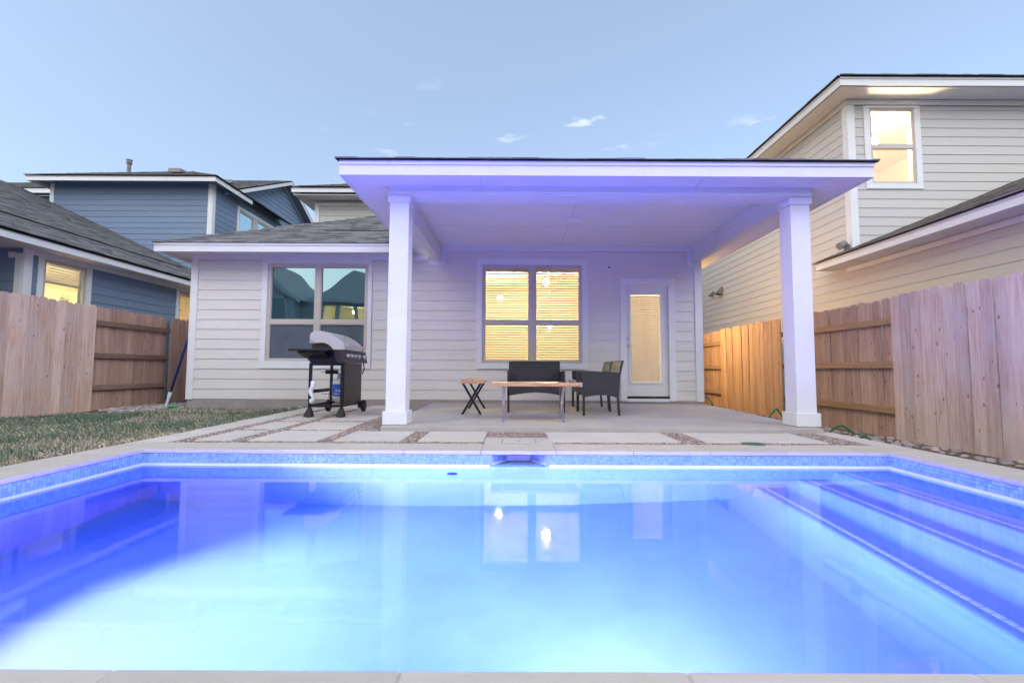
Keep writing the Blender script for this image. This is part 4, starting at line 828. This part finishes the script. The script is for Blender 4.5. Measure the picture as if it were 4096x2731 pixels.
slab([(6.02, 8.07, 6.10), (13, 8.07, 6.10), (13, 12.5, 7.95), (10.45, 12.5, 7.95)], .012).build('roof_deck', SHING, NR); slab([(6.02, 17, 6.10), (6.02, 8.07, 6.10), (10.45, 12.5, 7.95)], .012).build('roof_deck', SHING, NR)
shingles('shingle_field', NR, (0, 8.05, 6.103), (1, 0, 0), (0, 1, .417), .45, lambda v: (6.0 + v * .9, 12.9), seed=25); shingles('shingle_field', NR, (6.0, 0, 6.103), (0, 1, 0), (1, 0, .417), .45, lambda v: (8.05 + v * .9, 16), seed=26)
# low wing roof along the fence
ls = .415
slab([(6.02, 0, 2.79), (6.02, 9.02, 2.79), (6.455, 9.02, 2.79 + ls * .435), (6.455, 8.50, 2.79 + ls * .435), (11.9, 8.50, 2.79 + ls * 5.88), (11.9, 0, 2.79 + ls * 5.88)], .015).build('roof_deck', SHING, NR)
shingles('shingle_field', NR, (6.0, 0, 2.793), (0, 1, 0), (1, 0, ls), 5.2, lambda v: (2.2, 9.03 if v < .44 else 8.50), seed=27)
fascia('fascia', NR, (6.085, 0, 2.648), (6.085, 9.0, 2.648), .138, side=(-1, 0, 0)); tr_('fascia_return', 6.05, 6.46, 8.97, 9.0, 2.65, 2.78)
MB().box(6.09, 6.46, 0, 8.965, 2.651, 2.663).build('soffit', SOFF, NR)
for y in (8.15, 5.2): MB().box(6.09, 6.46, y, y + .004, 2.6475, 2.6495).build('soffit_seam', SEAM, NR)
MB().bar((6.62, 8.497, 3.02), (11, 8.497, 4.84), .006, .05).build('flashing', CHROME, NR)
gv = MB().tube([(6.42, 8.62, 2.90), (6.42, 8.60, 3.06), (6.36, 8.58, 3.10), (6.24, 8.56, 3.03)], [.05, .05, .06, .07], 12).build('gooseneck_vent', VENTG, NR)
for i, (yy, zz, s) in enumerate(((14.55, 3.13, .13), (13.95, 3.12, .19))):
    hv = tag(MB().prism([(6.477, yy - s / 2, zz - s * .6), (6.477 - s * 1.1, yy - s / 2, zz - s * .45), (6.477, yy - s / 2, zz + s * .7)], [(6.477, yy + s / 2, zz - s * .6), (6.477 - s * 1.1, yy + s / 2, zz - s * .45), (6.477, yy + s / 2, zz + s * .7)]).build('wall_vent_hood', VENTG),
        ('small', 'larger')[i] + ' of two grey vent hoods on the tan house wall', 'vent')
    MB().box(6.49 - s, 6.48, yy - s * .4, yy + s * .4, zz - s * .59, zz - s * .57).build('vent_grille', DARKM, hv)
# wall lamp in the side passage, round the corner of the main house
SC = thing('wall_sconce', 'warm lamp round the side of the beige house lighting the passage', 'lamp', (3.45, 10.4, 1.9))
sphere(MB(), (3.52, 10.4, 1.95), .055, 8).build('bulb', SCON, SC, smooth=True); MB().box(3.396, 3.44, 10.34, 10.46, 1.86, 2.12).build('backplate', BLKM, SC); MB().tube([(3.43, 10.4, 2.08), (3.52, 10.4, 2.08), (3.52, 10.4, 2.0)], .012, 6).build('arm', BLKM, SC)

# ================================================================== fences
def picket_mesh(name, h, mat, wd=.138, ear=.032, t=.016):
    P = [(-wd / 2, 0), (wd / 2, 0), (wd / 2, h - ear), (wd / 2 - ear, h), (-wd / 2 + ear, h), (-wd / 2, h - ear)]
    return MB().prism([(0, y, z) for y, z in P], [(t, y, z) for y, z in P]).mesh(name, mat)
def fence(F, x, sgn, secs, mats, railmat, zb, top, railz, seed):
    """sgn: +1 when the yard lies on the +X side; secs: (y0, y1, boards_in_front)"""
    r = random.Random(seed); pms = [[picket_mesh('picket', top - zb + d, m) for d in (-.012, 0, .012)] for m in mats]
    for k, (y0, y1, front) in enumerate(secs):
        xo = x if front else x - sgn * .11; nn = max(1, round((y1 - y0) / .1405)); st = (y1 - y0) / nn; y = y0 + st / 2
        while y < y1 - .02:
            o = link('picket', r.choice(pms[min(k, len(mats) - 1)]), F, loc=(xo + r.uniform(-.004, .004) - (.016 if sgn > 0 else 0), y, zb + r.uniform(-.006, .006)), rot=(r.uniform(-.006, .006), r.uniform(-.004, .004), r.uniform(-.03, .03)))
            o.matrix_parent_inverse = WORLD[F].inverted(); y += st
        for z in railz:
            a, b = (x - sgn * .016, x - sgn * .054) if front else (x - sgn * .052, x - sgn * .092)
            MB().box(min(a, b), max(a, b), y0 + .005, y1 - .005, z, z + .09).build('rail', railmat, F, bevel=.004)
        xp = x - sgn * .075
        MB().box(xp - .02, xp + .019, y1 - .02, y1 + .02, zb - .1, top - .08).build('post', VENTG, F)
FL = thing('cedar_fence', 'pinkish weathered cedar picket fence behind the lawn', 'fence', (-7.3, 8, -.1))
fence(FL, -7.3, 1, [(-1.5, 2.5, True), (2.5, 5.3, True), (5.3, 7.95, True), (7.95, 9.72, False), (9.72, 12.2, True)], [CEDL, CEDL, CEDL, CEDLB, CEDLB], RAILL, -.12, 1.745, (.26, .83, 1.41), 41)
FR_ = thing('cedar_fence', 'tan cedar picket fence running along the stone bed', 'fence', (4.95, 8, -.2))
fence(FR_, 4.95, -1, [(-1.5, 1.1, True), (1.1, 3.5, True), (3.5, 5.92, True), (5.92, 8.36, False), (8.36, 10.8, True), (10.8, 13.3, False)], [CEDR, CEDR, CEDR, CEDRB, CEDF, CEDF], RAILR, -.24, 1.635, (.10, .70, 1.28), 43)

# ================================================================== houses behind the camera, seen mirrored in the unlit window
RH = thing('rear_house', 'grey gabled house mirrored in the unlit window', 'house', (-12, -10, 0))
c = MB(); wall_boxes(c, N_(-9.8), -18, -5.5, -.2, 4.6, [(-10.85, -10.1, 2.4, 4.32), (-9.95, -9.05, 2.4, 4.3), (-8.9, -8.1, 2.4, 4.3)], w0=-.2, w1=0); c.build('wall', CLADG, RH)
room(RH, -11.2, -7.8, -13, -10.02, 2.0, 4.5, WALLIN, 'y1')
lamp('ceiling_lamp', 'warm lamp in the mirrored house across the yard', (-9.6, -11.4, 4.1), .12, BULBM, .35)
slab([(-11.6, -9.3, 4.62), (-5.2, -9.3, 4.62), (-10.6, -13.6, 7.3)], .1).build('roof', RROOF, RH); slab([(-5.2, -9.3, 4.62), (-5.2, -18, 4.62), (-10.6, -13.6, 7.3)], .1).build('roof', RROOF, RH)
fascia('fascia', RH, (-11.6, -9.3, 4.45), (-5.2, -9.3, 4.45), .18, side=(0, 1, 0))
MB().prism([(-18.6, -8.9, -.2), (-12.2, -8.9, -.2), (-12.2, -8.9, 4.75), (-15.4, -8.9, 7.2), (-18.6, -8.9, 4.75)], [(-18.6, -9.75, -.2), (-12.2, -9.75, -.2), (-12.2, -9.75, 4.75), (-15.4, -9.75, 7.2), (-18.6, -9.75, 4.75)]).build('gable_wing', CLADG, RH)
for s in (-1, 1):
    P = [(-15.4, -8.5, 7.35), (-15.4 + s * 3.7, -8.5, 4.52), (-15.4 + s * 3.7, -17, 4.52), (-15.4, -17, 7.35)]; slab(P, .08).build('roof', RROOF, RH)
    MB().hexa([(-15.4, -8.5, 7.1), (-15.4 + s * 3.7, -8.5, 4.27), (-15.4 + s * 3.7, -8.46, 4.27), (-15.4, -8.46, 7.1), (-15.4, -8.5, 7.34), (-15.4 + s * 3.7, -8.5, 4.51), (-15.4 + s * 3.7, -8.46, 4.51), (-15.4, -8.46, 7.34)]).build('rake_board', TRIM, RH)
for q in ((-13.5, -13.4), (-12.7, -12.6)): MB().box(q[0], q[1], -8.89, -8.85, 2.4, 4.72).build('window_trim', TRIM, RH)
MB().box(-13.4, -12.7, -8.88, -8.86, 2.4, 4.6).build('window_pane', SHADE, RH); MB().box(-13.5, -12.6, -8.89, -8.85, 4.6, 4.72).build('window_trim', TRIM, RH)
for x in (-10.85, -10.02, -8.97, -8.08): MB().box(x - .1, x + .03, -9.795, -9.75, 2.3, 4.4).build('window_trim', TRIM, RH)

# ================================================================== patio furniture
def arch(u0, u1, z0, z1, rise, n=8):
    return [(u0 + (u1 - u0) * k / n, z0 + rise * math.sin(math.pi * k / n)) for k in range(n + 1)] + [(u1, z1), (u0, z1)]
def wicker_seat(name, label, width, loc, rz, group=None):
    t = thing(name, label, 'loveseat' if width > .7 else 'chair', loc, rz, group); hw = width / 2
    for sx in (-1, 1):
        for y0, y1 in ((-.235, -.235), (.215, .235)):
            MB().bar((sx * (hw - .018), y1, 0), (sx * (hw - .018), y0, .30), .03, .03, up=(0, 1, 0)).build('leg', WICK, t, local=True)
        P = arch(-.25, .235, .235, .0, .035)[:-2] + [(.255, .57), (-.25, .587)]
        xa, xb = (sx * hw, sx * (hw - .036))
        MB().prism([(xa, u, z) for u, z in P], [(xb, u, z) for u, z in P]).build('arm_panel', WICK, t, bevel=.006, local=True)
    F = arch(-hw + .037, hw - .037, .235, .36, .045)
    MB().prism([(u, -.245, z) for u, z in F], [(u, -.215, z) for u, z in F]).build('front_apron', WICK, t, local=True)
    F = arch(-hw + .037, hw - .037, .235, .36, .045)
    MB().prism([(u, .19, z) for u, z in F], [(u, .215, z) for u, z in F]).build('back_apron', WICK, t, local=True)
    MB().box(-hw + .037, hw - .037, -.214, .189, .33, .362).build('seat', WICK, t, local=True)
    b = MB(); n = 8; A = []
    prof = [(.20, .363), (.222, .50), (.252, .64), (.278, .725), (.300, .735), (.306, .722), (.28, .62), (.25, .48), (.232, .363)]
    b.prism([(-hw + .02, y, z) for y, z in prof], [(hw - .02, y, z) for y, z in prof]).build('backrest', WICK, t, bevel=.004, local=True)
    cm_ = MB().box(-hw + .045, hw - .045, -.252, .19, .364, .425).mesh('cushion', CUSH, bevel=.02, smooth=True); link('cushion', cm_, t, local=True)
    return t
wicker_seat('wicker_loveseat', 'black wicker loveseat with white cushion under the wide window', .82, (.345, 6.70, pz(6.7)), 0)
c1 = wicker_seat('wicker_chair', 'black wicker armchair beside the coffee table, nearer the pool', .60, (1.19, 6.36, pz(6.36)), -math.pi / 2, 'wicker armchairs on the patio')
c2 = copy_tree(c1); c2.location = (1.235, 7.20, pz(7.2)); c2['label'] = 'black wicker armchair nearer the house wall, half hidden by its twin'
def live_top(x0, x1, y0, y1, z0, z1, seed):
    r = random.Random(seed); n = 14; b = MB(); P = []
    for k in range(n + 1): P.append((x0 + (x1 - x0) * k / n, y0 + r.uniform(-.008, .008)))
    for k in range(n + 1): P.append((x1 - (x1 - x0) * k / n, y1 + r.uniform(-.008, .008)))
    cx, cy_ = (x0 + x1) / 2, (y0 + y1) / 2
    return b.prism([(cx + (x - cx) * 1.0, cy_ + (y - cy_) * 1.0, z0) for x, y in P], [(cx + (x - cx) * .985, cy_ + (y - cy_) * .94, z1) for x, y in P])
tz = pz(5.5)
CT = thing('coffee_table', 'live edge wooden coffee table on polished steel X legs', 'table', (.28, 5.55, tz))
live_top(-.243, .79, 5.30, 5.80, .462, .502, 3).build('table_top', ACAC, CT, bevel=.003)
for x in (-.10, .605):
    lg = MB().bar((x, 5.34, tz), (x, 5.76, .462), .042, .03, up=(1, 0, 0)); lg.build('leg', CHROME, CT, bevel=.002)
    MB().bar((x + .001, 5.76, tz), (x + .001, 5.34, .462), .040, .029, up=(1, 0, 0)).build('leg', CHROME, CT, bevel=.002)
    MB().box(x - .024, x + .025, 5.525, 5.575, .24, .28).build('leg_joint', ACAC, CT)
tag(MB().box(.555, .665, 5.50, 5.57, .5025, .511).build('phone', BLKM, bevel=.003), 'dark flat phone lying on the coffee table', 'phone')
bx_ = tag(MB().box(.685, .755, 5.46, 5.53, .5025, .538).build('small_box', VENTG, bevel=.004), 'small grey box standing at the end of the coffee table', 'box'); MB().box(.687, .753, 5.462, 5.528, .5382, .541).build('box_lid', CHROME, bx_)
bz = pz(6.2)
BE = thing('wooden_bench', 'narrow live edge wooden bench on black X legs', 'bench', (-.54, 6.6, bz))
r_ = random.Random(6); n = 12
Pb = [(-.70 + r_.uniform(-.01, .01), 6.05 + 1.15 * k / n) for k in range(n + 1)] + [(-.375 + r_.uniform(-.012, .012), 7.20 - 1.15 * k / n) for k in range(n + 1)]
MB().prism([(-.54 + (x + .54) * 1.0, y, .470) for x, y in Pb], [(-.54 + (x + .54) * .84, 6.62 + (y - 6.62) * .985, .522) for x, y in Pb]).build('bench_top', ACACY, BE, bevel=.004)
for y in (6.17, 7.08):
    MB().bar((-.665, y, bz), (-.42, y, .470), .03, .045, up=(0, 1, 0)).build('leg', BLKM, BE); MB().bar((-.415, y + .002, bz), (-.66, y + .002, .470), .028, .045, up=(0, 1, 0)).build('leg', BLKM, BE)

# ================================================================== gas grill
gz0 = gz(6.1) + .025
G = thing('gas_grill', 'gas grill with steel lid and black cart on the stepping slabs', 'grill', (-2.47, 6.45, gz0))
for x in (-2.685, -2.262):
    for y in (6.09, 6.80):
        l_ = MB().box(x - .017, x + .017, y - .017, y + .017, gz0 + (.06 if y > 6.5 else .09), .735).build('leg', BLKM, G)
        if y < 6.5: MB().hexa([(x - .065, y - .05, gz0), (x + .045, y - .05, gz0), (x + .045, y + .05, gz0), (x - .065, y + .05, gz0), (x - .022, y - .02, gz0 + .11), (x + .02, y - .02, gz0 + .11), (x + .02, y + .022, gz0 + .11), (x - .022, y + .022, gz0 + .11)]).build('foot', BLKM, l_)
for x, s in ((-2.735, -1), (-2.212, 1)):
    wv_ = MB().lathe([(0, -.024), (.06, -.024), (.078, -.022), (.086, -.014), (.086, .014), (.078, .022), (.06, .024), (0, .024)], (x, 6.84, gz0 + .086), 22, 'X').build('wheel', RUB, G, smooth=True)
    MB().lathe([(0, -.026), (.052, -.026), (.052, .026), (0, .026)], (x, 6.84, gz0 + .086), 12, 'X').build('hub', BLKM, wv_)
for q in ((-2.668, -2.279, 6.075, 6.105, .148, .182), (-2.668, -2.279, 6.785, 6.815, .148, .182), (-2.70, -2.67, 6.108, 6.783, .148, .182), (-2.27, -2.25, 6.108, 6.783, .148, .182), (-2.668, -2.279, 6.075, 6.105, .70, .735), (-2.70, -2.67, 6.108, 6.783, .33, .375)): MB().box(*q).build('cart_rail', BLKM, G)
MB().box(-2.249, -2.238, 6.10, 6.79, .165, .73).build('front_panel', PANELB, G)
MB().prism([(-2.79, 6.06, .88), (-2.30, 6.06, .88), (-2.285, 6.06, .742), (-2.42, 6.06, .715), (-2.66, 6.06, .715), (-2.715, 6.06, .78)], [(-2.79, 6.86, .88), (-2.30, 6.86, .88), (-2.285, 6.86, .742), (-2.42, 6.86, .715), (-2.66, 6.86, .715), (-2.715, 6.86, .78)]).build('firebox', BLKM, G)
MB().box(-2.86, -2.34, 5.80, 6.10, .884, .911).build('side_shelf', BLKM, G, bevel=.006); MB().hexa([(-2.76, 5.86, .86), (-2.42, 5.86, .86), (-2.42, 6.059, .80), (-2.76, 6.059, .80), (-2.76, 5.86, .883), (-2.42, 5.86, .883), (-2.42, 6.059, .883), (-2.76, 6.059, .883)]).build('shelf_bracket', BLKM, G)
MB().prism([(-2.345, 5.93, .912), (-2.232, 5.93, .905), (-2.195, 5.93, .742), (-2.283, 5.93, .741)], [(-2.345, 6.93, .912), (-2.232, 6.93, .905), (-2.195, 6.93, .742), (-2.283, 6.93, .741)]).build('control_panel', PANELB, G, bevel=.004)
for y in (6.13, 6.27, 6.42, 6.57, 6.80):
    k_ = MB().lathe([(0, 0), (.032, 0), (.03, .012), (.022, .016), (.02, .035), (0, .038)], (-2.214, y, .828), 14, 'X').build('knob', CHROME, G); MB().box(-2.178, -2.162, y - .019, y + .019, .822, .836).build('knob_grip', BLKM, k_)
LP = [(-2.715, 1.0), (-2.715, 1.11), (-2.70, 1.14), (-2.66, 1.16), (-2.56, 1.164), (-2.46, 1.135), (-2.37, 1.088), (-2.30, 1.04), (-2.258, 1.0), (-2.245, .955), (-2.245, .915)]
IN = [(-2.40, .915), (-2.42, .945), (-2.47, .985), (-2.53, 1.006), (-2.60, 1.004)]
EC = LP + IN
MB().prism([(x, 6.10, z) for x, z in EC], [(x, 6.125, z) for x, z in EC]).build('lid_end', STEEL, G); MB().prism([(x, 6.79, z) for x, z in EC], [(x, 6.815, z) for x, z in EC]).build('lid_end', STEEL, G)
sk = MB()
for (x0, z0), (x1, z1) in zip(LP, LP[1:]): sk.poly([(x0, 6.126, z0), (x1, 6.126, z1), (x1, 6.789, z1), (x0, 6.789, z0)])
lid = sk.build('lid', STEEL, G, fix=False, smooth=True)
IN2 = [(x + .03 * (-2.48 - x) , z - .02) for x, z in LP[1:-1]]
MB().prism([(x, 6.098, z - .0) for x, z in [(-2.70, .995), (-2.66, 1.08), (-2.56, 1.11), (-2.45, 1.075), (-2.36, 1.02), (-2.34, .96), (-2.355, .955), (-2.375, 1.01), (-2.455, 1.06), (-2.56, 1.095), (-2.645, 1.068), (-2.685, .995)]], [(x, 6.0995, z) for x, z in [(-2.70, .995), (-2.66, 1.08), (-2.56, 1.11), (-2.45, 1.075), (-2.36, 1.02), (-2.34, .96), (-2.355, .955), (-2.375, 1.01), (-2.455, 1.06), (-2.56, 1.095), (-2.645, 1.068), (-2.685, .995)]]).build('lid_rib', STEEL, lid)
MB().box(-2.70, -2.40, 6.13, 6.785, .885, .99).build('cook_box', PANELB, G); MB().tube([(-2.175, 6.07, .968), (-2.168, 6.42, .966), (-2.175, 6.78, .968)], .012, 10).build('lid_handle', CHROME, G)
for y in (6.17, 6.69): MB().tube([(-2.25, y, .968), (-2.175, y, .968)], .008, 8).build('handle_post', CHROME, lid)
MB().lathe([(0, 0), (.025, 0), (.025, -.006), (0, -.006)], (-2.695, 6.099, 1.025), 12, 'Y').build('lid_bolt', CHROME, lid)
MB().lathe([(0, 0), (.04, 0), (.04, .005), (0, .005)], (-2.395, 6.46, 1.103), 16).build('heat_gauge', CHROME, lid)
MB().box(-2.60, -2.47, 6.36, 6.50, .585, .64).build('grease_cup', BLKM, G); MB().tube([(-2.535, 6.43, .64), (-2.535, 6.43, .72)], .004, 5).build('cup_hanger', BLKM, G)
MB().tube([(-2.655, 6.36, .61), (-2.60, 6.37, .612)], .004, 5).build('cup_hook', BLKM, G); MB().tube([(-2.47, 6.42, .585), (-2.36, 6.48, .588)], .003, 5).build('gas_line', BLKM, G)
MB().tube([(-2.23, 6.84, .74), (-2.22, 6.86, .66), (-2.25, 6.86, .58)], .008, 7).build('gas_hose', RUB, G)
MB().tube([(-2.54, 6.46, .47), (-2.575, 6.45, .30), (-2.60, 6.45, .19)], .003, 5).build('tank_strap', BLKM, G); MB().tube([(-2.68, 6.45, .30), (-2.56, 6.62, .30)], .003, 5).build('wire_brace', BLKM, G)
TK = thing('propane_tank', 'white propane tank with blue label hung inside the grill cart', 'gas tank', (-2.40, 6.52, .19))
tx, ty = -2.402, 6.52
MB().lathe([(0, .19), (.11, .19), (.11, .215), (.135, .235), (.15, .27), (.15, .44), (.14, .485), (.11, .52), (.06, .54), (0, .545)], (tx, ty, 0), 28).build('tank_body', TANKW, TK, smooth=True)
MB().lathe([(.1508, .275), (.1512, .277), (.1512, .443), (.1508, .445)], (tx, ty, 0), 28).build('label_wrap', TANKB, TK, smooth=True)
MB().lathe([(.075, .53), (.085, .53), (.085, .60), (.075, .60)], (tx, ty, 0), 20).build('collar', TANKW, TK); MB().lathe([(0, .54), (.02, .54), (.02, .615), (.03, .62), (.03, .64), (0, .64)], (tx, ty, 0), 12).build('valve', NICK, TK)
def wrap_text(txt, size, z, a0, mat, rad=.1522):
    cu = bpy.data.curves.new('lettering', 'FONT'); cu.body = txt; cu.size = size; cu.extrude = 0; ob = bpy.data.objects.new('tmp', cu); C.objects.link(ob)
    dg = bpy.context.evaluated_depsgraph_get(); me = bpy.data.meshes.new_from_object(ob.evaluated_get(dg)); bpy.data.objects.remove(ob)
    wdt = max(v.co.x for v in me.vertices)
    for v in me.vertices:
        a = a0 + v.co.x / rad; v.co = Vector((tx + rad * math.cos(a), ty + rad * math.sin(a), z + v.co.y))
    me.materials.clear(); me.materials.append(mat); link('lettering', me, TK); return a0 + wdt / rad
a_ = math.atan2(-ty, -tx) - 1.12
a1 = wrap_text('A', .075, .335, a_, REDP); wrap_text('mer', .07, .335, a1 + .03, WHP); wrap_text('PROPANE', .03, .298, a_ + .12, WHP)
r_ = random.Random(2); gl = MB(); n = 9; prev = None
pts = [(-2.645 + .02 * math.sin(k * 1.3), 6.05 + .012 * math.cos(k * 1.7), .49 - .036 * k) for k in range(n)]
gl.tube(pts, [.028, .03, .026, .032, .03, .022, .02, .036, .014], 7)
gl.v = [(x + r_.uniform(-.006, .006), y + r_.uniform(-.005, .005), z + r_.uniform(-.004, .004)) for x, y, z in gl.v]
tag(gl.build('plastic_bag', WHITEP, smooth=True), 'crumpled white plastic bag hanging on the grill leg', 'bag')

# ================================================================== odds and ends
po = thing('pool_pole', 'long blue pool pole leaning against the house corner', 'pole', (-6.38, 8.45, -.08))
b0 = Vector((-6.385, 8.45, -.08)); b1 = Vector((-5.785, 8.47, 2.12)); d = (b1 - b0)
MB().tube([b0 + d * .13, b1], .021, 12).build('pole_tube', BLUEP, po, smooth=True); MB().tube([b0, b0 + d * .085, b0 + d * .09, b0 + d * .135], [.022, .023, .031, .031], 12).build('pole_tip', WHITEP, po)
tg = tag(MB().box(-6.0, -5.86, 7.98, 8.06, -.05, .0).build('valve_box', GREENP, bevel=.006), 'small bright green utility marker at the house corner', 'marker')
MB().box(-5.98, -5.88, 7.978, 7.9795, -.04, -.01).build('marker_face', HOSE, tg)
def hose(name, label, pts):
    o = tag(MB().tube(pts, .012, 8).build(name, HOSE, smooth=True), label, 'hose')
    MB().lathe([(0, -.02), (.016, -.02), (.016, .02), (0, .02)], pts[-1], 8).build('hose_fitting', NICK, o); return o
def arc(x0, x1, y, z, h, n=12): return [(x0 + (x1 - x0) * k / n, y + .02 * math.sin(k), z + h * math.sin(math.pi * k / n)) for k in range(n + 1)]
hose('garden_hose', 'green garden hose looping out of the stones by the right column', arc(3.78, 4.10, 5.50, -.12, .13))
hose('hose_end', 'short green hose stub among the stones beside the coping', arc(3.84, 3.98, 5.10, -.13, .085))
hose('hose_loop', 'green hose curve behind the foot of the right column', arc(3.36, 3.62, 6.05, -.08, .24))
hose('hose_tap_line', 'green hose dropping from the tap round the house corner', [(3.40, 8.75, .19), (3.56, 8.7, .18), (3.70, 8.65, .15), (3.76, 8.6, .05), (3.79, 8.6, -.09)])
dc = tag(MB().lathe([(0, -.01), (.105, -.01), (.10, .004), (0, .006)], (2.17, 4.13, 0.0), 22).build('valve_cover', M('cover_green', (.09, .14, .12), .7)), 'round dull green valve cover in the gravel by the coping', 'cover')
for k in (-1, 0, 1): MB().box(2.17 - .06, 2.17 + .06, 4.13 + k * .03 - .004, 4.13 + k * .03 + .004, .0062, .0075).build('cover_rib', HOSE, dc)
lf = random.Random(77)
